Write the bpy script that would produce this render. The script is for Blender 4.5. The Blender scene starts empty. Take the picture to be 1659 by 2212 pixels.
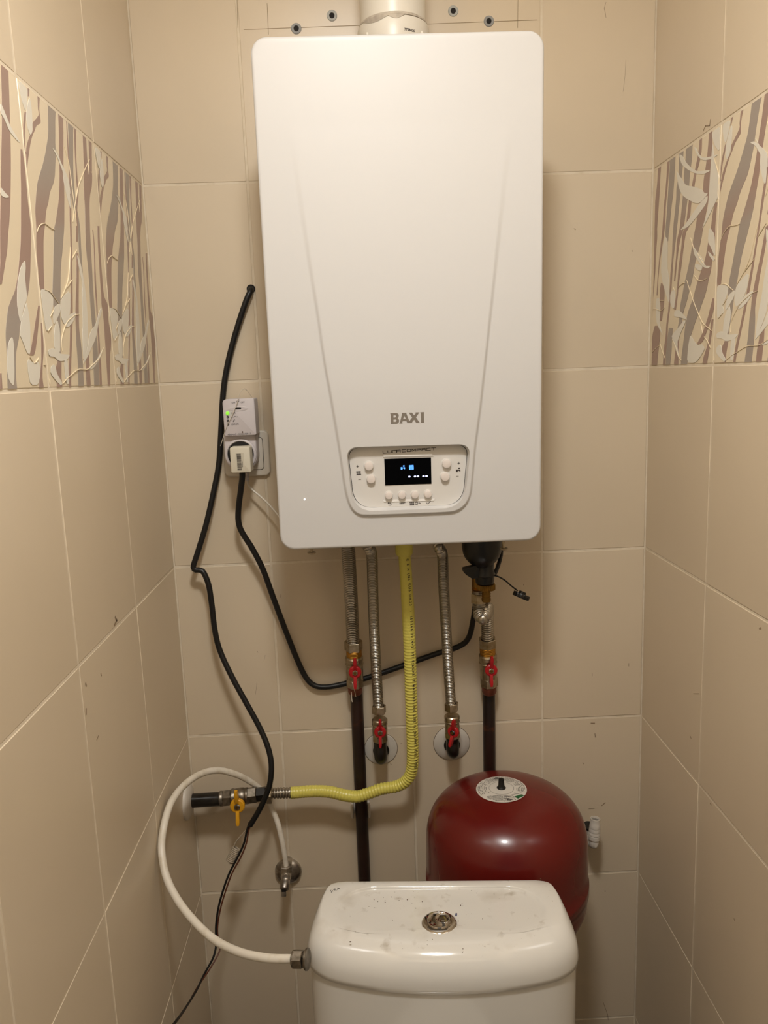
import bpy, bmesh, math, random
from mathutils import Matrix, Vector, Euler
random.seed(7)
SC = bpy.context.scene
COL = SC.collection

# ------------------------------------------------------------------ camera
F = 1712.784                                   # focal length in pixels of the 1659 x 2212 frame
CP = Vector((0.3522, -1.4213, 0.3336))
CR = Euler((1.39870, 0.03536, -0.03071), 'XYZ').to_matrix()
cam_d = bpy.data.cameras.new('camera')
cam = bpy.data.objects.new('camera', cam_d)
COL.objects.link(cam)
cam.matrix_world = Matrix.Translation(CP) @ CR.to_4x4()
cam_d.sensor_fit = 'HORIZONTAL'
cam_d.sensor_width = 36.0
cam_d.lens = F / 1659.0 * 36.0
cam_d.clip_start = 0.02
SC.camera = cam

# ------------------------------------------------------------------ world, light, exposure
wd = bpy.data.worlds.new('room_dark'); SC.world = wd
wd.use_nodes = True
wd.node_tree.nodes['Background'].inputs[0].default_value = (1.0, 0.91, 0.80, 1)
wd.node_tree.nodes['Background'].inputs[1].default_value = 0.13
SC.view_settings.view_transform = 'Standard'
SC.view_settings.look = 'None'
SC.view_settings.gamma = 1.0
SC.view_settings.use_curve_mapping = False
SC.view_settings.exposure = 0.0

LAMP = Vector((0.37, -1.06, 1.17))
ld = bpy.data.lights.new('ceiling_bulb', 'AREA'); ld.shape = 'DISK'; ld.size = 0.20
ld.energy = 11.3; ld.color = (1.0, 0.985, 0.96)
lo = bpy.data.objects.new('ceiling_bulb', ld); COL.objects.link(lo); lo.location = LAMP
lp = bpy.data.lights.new('ceiling_glow', 'POINT'); lp.shadow_soft_size = 0.07
lp.energy = 5.6; lp.color = (1.0, 0.985, 0.96)
lq = bpy.data.objects.new('ceiling_glow', lp); COL.objects.link(lq); lq.location = LAMP + Vector((0, 0, 0.01))

# ------------------------------------------------------------------ helpers
W = 0.8686; TH = 0.3303; TW = 0.25; FL = -1.24; CE = 1.26; YF = -1.70
def ray(u, v): return CR @ Vector(((u - 829.5) / F, -(v - 1106) / F, -1.0))
def at(u, v, y):
    d = ray(u, v); return CP + d * ((y - CP.y) / d.y)
def atx(u, v, x):
    d = ray(u, v); return CP + d * ((x - CP.x) / d.x)
def mpx(u, v, y):                                # metres per pixel at that depth
    d = ray(u, v); return ((y - CP.y) / d.y) / F
def lin(h):
    def f(c):
        c /= 255.0
        return c / 12.92 if c <= 0.04045 else ((c + 0.055) / 1.055) ** 2.4
    return tuple(f(int(h[i:i + 2], 16)) for i in (0, 2, 4))

MATS = {}
def mat(name, col, rough=0.5, metal=0.0, noise=None, bump=None, emit=None, alpha=1.0, coat=0.0, spec=0.5):
    """procedural principled material; noise=(scale, colour2, lo, hi), bump=(scale, strength)"""
    if name in MATS: return MATS[name]
    m = bpy.data.materials.new(name); m.use_nodes = True
    nt = m.node_tree; b = nt.nodes['Principled BSDF']
    b.inputs['Base Color'].default_value = (*col, 1)
    b.inputs['Roughness'].default_value = rough
    b.inputs['Metallic'].default_value = metal
    b.inputs['Specular IOR Level'].default_value = spec
    b.inputs['Coat Weight'].default_value = coat
    b.inputs['Coat Roughness'].default_value = 0.08
    b.inputs['Alpha'].default_value = alpha
    if noise or bump:
        tc = nt.nodes.new('ShaderNodeTexCoord')
    if noise:
        items = noise if isinstance(noise, list) else [noise]
        prev = None
        for sc, c2, lo_, hi_ in items:
            n = nt.nodes.new('ShaderNodeTexNoise'); n.inputs['Scale'].default_value = sc; n.inputs['Detail'].default_value = 5
            nt.links.new(tc.outputs['Object'], n.inputs['Vector'])
            r = nt.nodes.new('ShaderNodeMapRange'); r.inputs[1].default_value = lo_; r.inputs[2].default_value = hi_
            nt.links.new(n.outputs['Fac'], r.inputs[0])
            mx = nt.nodes.new('ShaderNodeMix'); mx.data_type = 'RGBA'
            nt.links.new(r.outputs[0], mx.inputs[0])
            if prev is None: mx.inputs[6].default_value = (*col, 1)
            else: nt.links.new(prev, mx.inputs[6])
            mx.inputs[7].default_value = (*c2, 1)
            prev = mx.outputs[2]
        nt.links.new(prev, b.inputs['Base Color'])
    if bump:
        n = nt.nodes.new('ShaderNodeTexNoise'); n.inputs['Scale'].default_value = bump[0]; n.inputs['Detail'].default_value = 3
        nt.links.new(tc.outputs['Object'], n.inputs['Vector'])
        bp = nt.nodes.new('ShaderNodeBump'); bp.inputs['Strength'].default_value = bump[1]; bp.inputs['Distance'].default_value = 0.002
        nt.links.new(n.outputs['Fac'], bp.inputs['Height']); nt.links.new(bp.outputs[0], b.inputs['Normal'])
    if emit:
        b.inputs['Emission Color'].default_value = (*emit[0], 1); b.inputs['Emission Strength'].default_value = emit[1]
    MATS[name] = m
    return m

def tag(o, label=None, cat=None, group=None, kind=None):
    if label: o['label'] = label
    if cat: o['category'] = cat
    if group: o['group'] = group
    if kind: o['kind'] = kind
    return o
def link(o, parent=None):
    COL.objects.link(o)
    if parent is not None:
        o.parent = parent
        if parent.type == 'EMPTY': o.matrix_parent_inverse = Matrix.Translation(-parent.location)
    return o
def thing(name, loc, label, cat, group=None):
    o = bpy.data.objects.new(name, None); COL.objects.link(o); o.location = loc
    o.empty_display_size = 0.03
    return tag(o, label, cat, group)
def obj(name, vf, m, parent=None, smooth=True, angle=40):
    v, f = vf
    me = bpy.data.meshes.new(name); me.from_pydata([tuple(p) for p in v], [], f); me.validate(); me.update()
    if isinstance(m, (list, tuple)):
        for k in m: me.materials.append(k)
    else: me.materials.append(m)
    bm = bmesh.new(); bm.from_mesh(me); bmesh.ops.recalc_face_normals(bm, faces=bm.faces)
    if smooth:
        for fc in bm.faces: fc.smooth = True
        ca = math.radians(angle)
        for e in bm.edges:
            if len(e.link_faces) != 2 or e.calc_face_angle(0) > ca: e.smooth = False
    bm.to_mesh(me); bm.free()
    o = bpy.data.objects.new(name, me)
    return link(o, parent)

class MB:                                         # collects shapes into one mesh
    def __init__(s): s.v = []; s.f = []
    def add(s, vf, M=None):
        n = len(s.v); v, f = vf
        s.v += [(M @ Vector(p)) if M is not None else Vector(p) for p in v]
        s.f += [tuple(i + n for i in q) for q in f]
        return s
    def vf(s): return s.v, s.f

def xf(vf, M): return [M @ Vector(p) for p in vf[0]], vf[1]
def frame(p, zdir, xhint=(1, 0, 0)):              # matrix with local z along zdir at p
    z = Vector(zdir).normalized(); x = Vector(xhint); x = x - z * x.dot(z)
    if x.length < 1e-5: x = Vector((0, 1, 0)) - z * z.y
    x.normalize(); y = z.cross(x)
    return Matrix(((x.x, y.x, z.x, p[0]), (x.y, y.y, z.y, p[1]), (x.z, y.z, z.z, p[2]), (0, 0, 0, 1)))
def lathe(prof, n=32, cap=True):
    v = []; f = []
    for r, z in prof:
        for i in range(n):
            a = 2 * math.pi * i / n; v.append((r * math.cos(a), r * math.sin(a), z))
    for k in range(len(prof) - 1):
        for i in range(n):
            j = (i + 1) % n; f.append((k * n + i, k * n + j, (k + 1) * n + j, (k + 1) * n + i))
    if cap:
        f.append(tuple(range(n))[::-1]); f.append(tuple(range((len(prof) - 1) * n, len(prof) * n)))
    return v, f
def loft(loops, cap0=True, cap1=True):
    n = len(loops[0]); v = [p for l in loops for p in l]; f = []
    for k in range(len(loops) - 1):
        for i in range(n):
            j = (i + 1) % n; f.append((k * n + i, k * n + j, (k + 1) * n + j, (k + 1) * n + i))
    if cap0: f.append(tuple(range(n))[::-1])
    if cap1: f.append(tuple(range((len(loops) - 1) * n, len(loops) * n)))
    return v, f
def rrect(w, h, r, n=6, cx=0, cy=0):
    if not isinstance(r, (list, tuple)): r = (r,) * 4
    P = []
    for (sx, sy, a0), q in zip(((1, 1, 0), (-1, 1, 90), (-1, -1, 180), (1, -1, 270)), r):
        for i in range(n + 1):
            a = math.radians(a0 + 90 * i / n)
            P.append((cx + sx * (w / 2 - q) + q * math.cos(a), cy + sy * (h / 2 - q) + q * math.sin(a)))
    return P
def prism(loop, z0, z1, bev=0.0, nb=2, both=False):
    """extrude a 2D loop along z with a rounded edge at z1 (and z0)"""
    cx = sum(p[0] for p in loop) / len(loop); cy = sum(p[1] for p in loop) / len(loop)
    def ins(d):
        out = []; n = len(loop)
        for i in range(n):
            a = Vector(loop[i - 1]); b = Vector(loop[i]); c = Vector(loop[(i + 1) % n])
            t1 = (b - a); t2 = (c - b)
            if t1.length < 1e-9: t1 = t2
            if t2.length < 1e-9: t2 = t1
            t1.normalize(); t2.normalize()
            nn = Vector((-(t1 + t2).y, (t1 + t2).x)); nn.normalize()
            k = max(0.35, nn.dot(Vector((-t1.y, t1.x))))
            out.append(b + nn * (d / k))
        return out
    L = []
    sg = 1 if z1 > z0 else -1
    if both and bev:
        for i in range(nb + 1):
            a = math.pi / 2 * (1 - i / nb); L.append([(p.x, p.y, z0 + sg * bev * (1 - math.sin(a))) for p in ins(bev * (1 - math.cos(a)))])
    else: L.append([(p[0], p[1], z0) for p in loop])
    if bev:
        for i in range(nb + 1):
            a = math.pi / 2 * i / nb; L.append([(p.x, p.y, z1 - sg * bev * (1 - math.sin(a))) for p in ins(bev * (1 - math.cos(a)))])
    else: L.append([(p[0], p[1], z1) for p in loop])
    return loft(L)
def box(c, s, bev=0.0):
    vf = prism(rrect(s[0], s[1], max(bev, 1e-5), 2 if bev else 0), -s[2] / 2, s[2] / 2, bev, 2, True) if bev else \
         ([(x * s[0] / 2, y * s[1] / 2, z * s[2] / 2) for x in (-1, 1) for y in (-1, 1) for z in (-1, 1)],
          [(0, 1, 3, 2), (4, 6, 7, 5), (0, 4, 5, 1), (2, 3, 7, 6), (0, 2, 6, 4), (1, 5, 7, 3)])
    return xf(vf, Matrix.Translation(c))
def smooth_path(P, step=0.004):
    """Catmull-Rom through points, resampled to even steps"""
    P = [Vector(p) for p in P]; Q = [P[0] * 2 - P[1]] + P + [P[-1] * 2 - P[-2]]; out = []
    for i in range(1, len(Q) - 2):
        a, b, c, d = Q[i - 1:i + 3]; n = max(2, int((c - b).length / step * 2))
        for k in range(n):
            t = k / n
            out.append(0.5 * ((2 * b) + (c - a) * t + (2 * a - 5 * b + 4 * c - d) * t * t + (3 * b - a - 3 * c + d) * t ** 3))
    out.append(P[-1])
    L = [0.0]
    for i in range(1, len(out)): L.append(L[-1] + (out[i] - out[i - 1]).length)
    n = max(2, int(round(L[-1] / step))); res = []; j = 0
    for k in range(n + 1):
        s = L[-1] * k / n
        while j < len(L) - 2 and L[j + 1] < s: j += 1
        d = L[j + 1] - L[j]; res.append(out[j].lerp(out[j + 1], (s - L[j]) / d if d > 1e-9 else 0))
    return res, L[-1]
def frames_of(P):
    T = [(P[min(i + 1, len(P) - 1)] - P[max(i - 1, 0)]).normalized() for i in range(len(P))]
    n = Vector((0, -1, 0)) - T[0] * (-T[0].y)
    if n.length < 0.05: n = Vector((0, 0, 1)) - T[0] * T[0].z
    n.normalize(); N = [n]
    for i in range(1, len(P)):
        m = N[-1] - T[i] * N[-1].dot(T[i]); m.normalize(); N.append(m)
    return T, N
def tube(P, r, n=12, step=0.004, rad=None, raw=False):
    """round tube along P; rad(s, total) overrides the radius at arc length s"""
    if raw: R = [Vector(p) for p in P]; L = sum((R[i + 1] - R[i]).length for i in range(len(R) - 1))
    else: R, L = smooth_path(P, step)
    T, N = frames_of(R); loops = []; s = 0.0
    for i, p in enumerate(R):
        if i: s += (p - R[i - 1]).length
        q = rad(s, L) if rad else r; B = T[i].cross(N[i])
        loops.append([p + N[i] * (q * math.cos(2 * math.pi * k / n)) + B * (q * math.sin(2 * math.pi * k / n)) for k in range(n)])
    return loft(loops)
def corrugated(P, r, pitch, amp, n=20):
    w = lambda s, L: r - amp + 2 * amp * abs(math.cos(math.pi * s / pitch)) ** 0.8 * 1.0 - amp * 0.2
    return tube(P, r, n, pitch / 7, w)
def flat_shape(loops, thick=0.0002):
    """filled 2D outline (with holes) as a thin solid: local x, y, front at z = thick"""
    cu = bpy.data.curves.new('t', 'CURVE'); cu.dimensions = '2D'; cu.fill_mode = 'BOTH'; cu.extrude = thick / 2
    for l in loops:
        sp = cu.splines.new('POLY'); sp.points.add(len(l) - 1); sp.use_cyclic_u = True
        for q, p in zip(sp.points, l): q.co = (p[0], p[1], 0, 1)
    return curve_mesh(cu)
def curve_mesh(cu):
    o = bpy.data.objects.new('t', cu); COL.objects.link(o)
    dg = bpy.context.evaluated_depsgraph_get(); dg.update()
    me = bpy.data.meshes.new_from_object(o.evaluated_get(dg))
    v = [tuple(x.co) for x in me.vertices]; f = [tuple(p.vertices) for p in me.polygons]
    bpy.data.objects.remove(o); bpy.data.meshes.remove(me); bpy.data.curves.remove(cu)
    return v, f
def text(body, size, thick=0.0002, align='CENTER', bold=0.0, space=1.0):
    cu = bpy.data.curves.new('t', 'FONT'); cu.body = body; cu.size = size; cu.extrude = thick / 2
    cu.align_x = align; cu.align_y = 'CENTER'; cu.offset = bold * size; cu.space_character = space; cu.resolution_u = 3
    return curve_mesh(cu)
def strokes(lines, w, thick=0.0002):
    """poly-line strokes of width w as thin boxes, local x, y"""
    b = MB()
    for l in lines:
        for p, q in zip(l[:-1], l[1:]):
            p = Vector(p); q = Vector(q); d = q - p; L = d.length
            if L < 1e-7: continue
            a = math.atan2(d.y, d.x)
            b.add(box((0, 0, 0), (L + w, w, thick)), Matrix.Translation(((p.x + q.x) / 2, (p.y + q.y) / 2, 0)) @ Matrix.Rotation(a, 4, 'Z'))
    return b.vf()
FRONT = Matrix(((1, 0, 0, 0), (0, 0, -1, 0), (0, 1, 0, 0), (0, 0, 0, 1)))    # local x,y,z -> world x, z, -y (facing the room)
def onwall(p, ang=0): return Matrix.Translation(p) @ FRONT @ Matrix.Rotation(ang, 4, 'Z')
def hexp(r, z0, z1, bev=0.0008):
    return prism([(r * math.cos(math.radians(60 * i + 30)), r * math.sin(math.radians(60 * i + 30))) for i in range(6)], z0, z1, bev, 1, True)

# ------------------------------------------------------------------ materials
TILE = lin('D9C9B0')
m_tile = mat('beige_ceramic_tile', TILE, 0.33, noise=(2.2, lin('D3C3AA'), 0.35, 0.7), bump=(9, 0.05))
m_decor = mat('cream_decor_tile', lin('E6D7BC'), 0.25, noise=(2.0, lin('E0D1B5'), 0.3, 0.7))
m_grout = mat('cream_grout', lin('E2D5BF'), 0.85, noise=(60, lin('D4C5AC'), 0.45, 0.8))
m_print = mat('stripe_print', lin('93786C'), 0.33)
_n = m_print.node_tree.nodes.new('ShaderNodeVertexColor'); _n.layer_name = 'Col'
m_print.node_tree.links.new(_n.outputs['Color'], m_print.node_tree.nodes['Principled BSDF'].inputs['Base Color'])
m_leaf = mat('pale_leaf_print', lin('E3DED1'), 0.22)
m_twig = mat('raised_cream_relief', lin('E2D2B4'), 0.3)
m_floor = mat('floor_tile', lin('5E4E3C'), 0.4, noise=(5, lin('524433'), 0.3, 0.7))
m_paint = mat('ceiling_paint', lin('E6DFD0'), 0.9)
m_white = mat('white_enamel_sheet', lin('CECDCC'), 0.42)
m_panel = mat('white_panel_plastic', lin('D8D5D0'), 0.35)
m_key = mat('pinkish_white_keys', lin('DDD4CE'), 0.55)
m_dark = mat('dark_gap', lin('1A1614'), 0.8)
m_ink = mat('dark_print', lin('3A3230'), 0.6)
m_logo = mat('grey_logo_print', lin('7C746A'), 0.45)
m_screen = mat('black_glass', lin('020203'), 0.12, spec=0.15)
m_blue = mat('blue_pixels', lin('2A6FE0'), 0.5, emit=((0.12, 0.38, 1.0), 1.6))
m_dash = mat('pale_blue_pixels', lin('AEB6F0'), 0.5, emit=((0.55, 0.6, 1.0), 1.5))
m_glint = mat('white_glint', (1, 1, 1), 0.3, emit=((0.9, 0.97, 1.0), 2.0))
m_green = mat('green_lit_lens', lin('8FE04A'), 0.3, emit=((0.35, 1.0, 0.06), 0.45))
m_flue = mat('white_flue_plastic', lin('DED8CC'), 0.35, noise=(9, lin('D3CCBE'), 0.4, 0.7))
m_dirt = mat('grey_smear', lin('BDB3A4'), 0.8, noise=(70, lin('9C9184'), 0.45, 0.7))
m_steel = mat('corrugated_stainless', lin('B2ACA2'), 0.30, 1.0)
m_nut = mat('nickel_plated', lin('B3A690'), 0.34, 1.0, noise=(120, lin('9A8C74'), 0.4, 0.7))
m_brass = mat('brass_thread', lin('B98A3E'), 0.35, 1.0)
m_brassd = mat('dull_brass', lin('8A6A34'), 0.5, 1.0, noise=(90, lin('6B5025'), 0.4, 0.7))
m_copper = mat('oxidised_bronze', lin('8A5240'), 0.5, 0.6, noise=(70, lin('6B3A2C'), 0.4, 0.7))
m_red = mat('red_plastic', lin('A80F17'), 0.4)
m_pipe = mat('rusty_brown_paint', lin('2C1812'), 0.42, noise=[(18, lin('1A0E0B'), 0.4, 0.65), (28, lin('5A3018'), 0.64, 0.76)])
m_black = mat('black_rubber', lin('0D0D0E'), 0.42)
m_blackp = mat('black_plastic', lin('070707'), 0.4)
m_blackg = mat('black_painted_steel', lin('15120F'), 0.3, noise=(80, lin('2A241E'), 0.55, 0.75))
m_yel = mat('yellow_hose_sheath', lin('D6CC62'), 0.3)
m_yhandle = mat('yellow_plastic', lin('DFA21C'), 0.4)
m_zinc = mat('dull_zinc', lin('9A9286'), 0.4, 1.0, noise=(110, lin('6E675C'), 0.35, 0.7))
m_chrome = mat('worn_chrome', lin('D0CAC2'), 0.36, 1.0, noise=(60, lin('78716A'), 0.4, 0.7))
m_mirror = mat('bright_chrome', lin('CFCBC6'), 0.06, 1.0)
m_tube = mat('white_plastic_tube', lin('E2DACB'), 0.4, noise=(55, lin('CFC3AC'), 0.5, 0.75))
m_ros = mat('white_rosette_plastic', lin('D0C8BC'), 0.4)
m_vessel = mat('dark_red_lacquer', lin('66100C'), 0.27, noise=(6, lin('5A0F0C'), 0.35, 0.7), coat=0.15)
m_porc = mat('white_porcelain', lin('E2DFD8'), 0.07, coat=0.5, spec=0.5)
ZT = -0.4336                                       # top of the cistern lid
m_lid = mat('dusty_porcelain_lid', lin('E2DFD8'), 0.07, noise=[(16, lin('C2B9AB'), 0.55, 0.85), (46, lin('B0A596'), 0.62, 0.82), (170, lin('8E8376'), 0.70, 0.78)], coat=0.5)
_nt = m_lid.node_tree; _b = _nt.nodes['Principled BSDF']          # dust lies on the flat top only
_g = _nt.nodes.new('ShaderNodeNewGeometry'); _x = _nt.nodes.new('ShaderNodeSeparateXYZ'); _nt.links.new(_g.outputs['Position'], _x.inputs[0])
_r = _nt.nodes.new('ShaderNodeMapRange'); _r.inputs[1].default_value = ZT - 0.012; _r.inputs[2].default_value = ZT - 0.005; _nt.links.new(_x.outputs['Z'], _r.inputs[0])
_m = _nt.nodes.new('ShaderNodeMix'); _m.data_type = 'RGBA'; _m.inputs[6].default_value = (*lin('E2DFD8'), 1)
_nt.links.new(_r.outputs[0], _m.inputs[0]); _nt.links.new(_b.inputs['Base Color'].links[0].from_socket, _m.inputs[7]); _nt.links.new(_m.outputs[2], _b.inputs['Base Color'])
m_receiver = mat('lilac_white_plastic', lin('CFC7C7'), 0.45)
m_socket = mat('white_socket_plastic', lin('DCD3C4'), 0.35)
m_plug = mat('cream_plug_plastic', lin('DAD2BE'), 0.5)
m_plugwall = mat('grey_nylon', lin('8E8E8C'), 0.5)
m_brownw = mat('brown_wire', lin('5A2E1C'), 0.45)
m_greyw = mat('grey_wire', lin('A89A86'), 0.5)
m_thread = mat('pale_thread', lin('D8CDBB'), 0.7)
m_paper = mat('white_label_paper', lin('D2CCC2'), 0.5)
m_lgreen = mat('green_label_print', lin('1F5A32'), 0.5)
m_lgrey = mat('grey_label_print', lin('6E6A64'), 0.6)
m_scuff = mat('faint_scuff', lin('97826A'), 0.7)
m_stain_shade = mat('brown_stain_shade', lin('5A4230'), 0.7)
m_pencil = mat('pencil_line', lin('94805F'), 0.8)
m_bluebit = mat('blue_crumb', lin('26305E'), 0.6)
# ------------------------------------------------------------------ room shell
ROWS = [FL] + [(3 - k) * TH for k in range(6, 0, -1)] + [3 * TH, CE]
def wall(name, M, u0, u1, th=0.03):
    """slab of grout whose face lies 0.9 mm behind the tile faces; local x along the wall, y up, z into the room"""
    o = obj(name, xf(box(((u0 + u1) / 2, (FL + CE) / 2, -0.0006 - th / 2), (u1 - u0, CE - FL, th)), M), m_grout, smooth=False)
    return tag(o, kind='structure')
ML = Matrix(((0, 0, 1, 0), (1, 0, 0, 0), (0, 1, 0, 0), (0, 0, 0, 1)))                 # left wall: x = 0 faces +x
MR = Matrix(((0, 0, -1, W), (-1, 0, 0, 0), (0, 1, 0, 0), (0, 0, 0, 1)))                # right wall faces -x
wall_back = wall('wall_back', FRONT, -0.03, W + 0.03)
wall_left = wall('wall_left', ML, YF - 0.03, 0.0)
wall_right = wall('wall_right', MR, 0.0, -YF + 0.03)
GAP = 0.0017
tile_me = {}
def tile_mesh(w, h, m):
    k = (round(w, 4), round(h, 4), m.name)
    if k not in tile_me:
        v, f = prism(rrect(w - 2 * GAP, h - 2 * GAP, 0.0008, 2), -0.006, 0.0, 0.0011, 2)
        me = bpy.data.meshes.new('tile'); me.from_pydata([tuple(p) for p in v], [], f); me.materials.append(m)
        for p in me.polygons: p.use_smooth = len(p.vertices) == 4
        tile_me[k] = me
    return tile_me[k]
def lay(wl, M, us, decor=None):
    out = {}
    for i in range(len(us) - 1):
        for j in range(len(ROWS) - 1):
            u0, u1 = us[i], us[i + 1]; z0, z1 = ROWS[j], ROWS[j + 1]
            dec = decor and j == 5
            o = bpy.data.objects.new('decor_tile' if dec else 'tile', tile_mesh(u1 - u0, z1 - z0, m_decor if dec else m_tile))
            COL.objects.link(o)
            t = Matrix.Rotation(random.uniform(-1, 1) * 0.0012, 4, 'X') @ Matrix.Rotation(random.uniform(-1, 1) * 0.0015, 4, 'Y')
            o.matrix_world = M @ Matrix.Translation(((u0 + u1) / 2, (z0 + z1) / 2, random.uniform(-0.0002, 0.0001))) @ t
            o.parent = wl
            if dec: out[i] = (o, u0, z0)
    return out
def cols(first, step, end):
    r = [0.0, first]
    while r[-1] + step < end: r.append(r[-1] + step)
    return r + [end]
lay(wall_back, FRONT, [0.0, 0.1766, 0.4266, 0.6766, W])
lc = cols(0.2493, 0.25, -YF)
left_dec = lay(wall_left, ML, [-c for c in lc][::-1], True)
right_dec = lay(wall_right, MR, cols(0.2607, 0.25, -YF), True)
tag(obj('floor', box((W / 2, YF / 2, FL - 0.02), (W + 0.06, -YF + 0.06, 0.04)), m_floor, smooth=False), kind='structure')
tag(obj('ceiling', box((W / 2, YF / 2, CE + 0.02), (W + 0.06, -YF + 0.06, 0.04)), m_paint, smooth=False), kind='structure')
tag(obj('wall_front', box((W / 2, YF - 0.016, (0.80 + CE) / 2), (W + 0.06, 0.03, CE - 0.80)), m_paint, smooth=False), kind='structure')   # lintel over the open doorway

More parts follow.
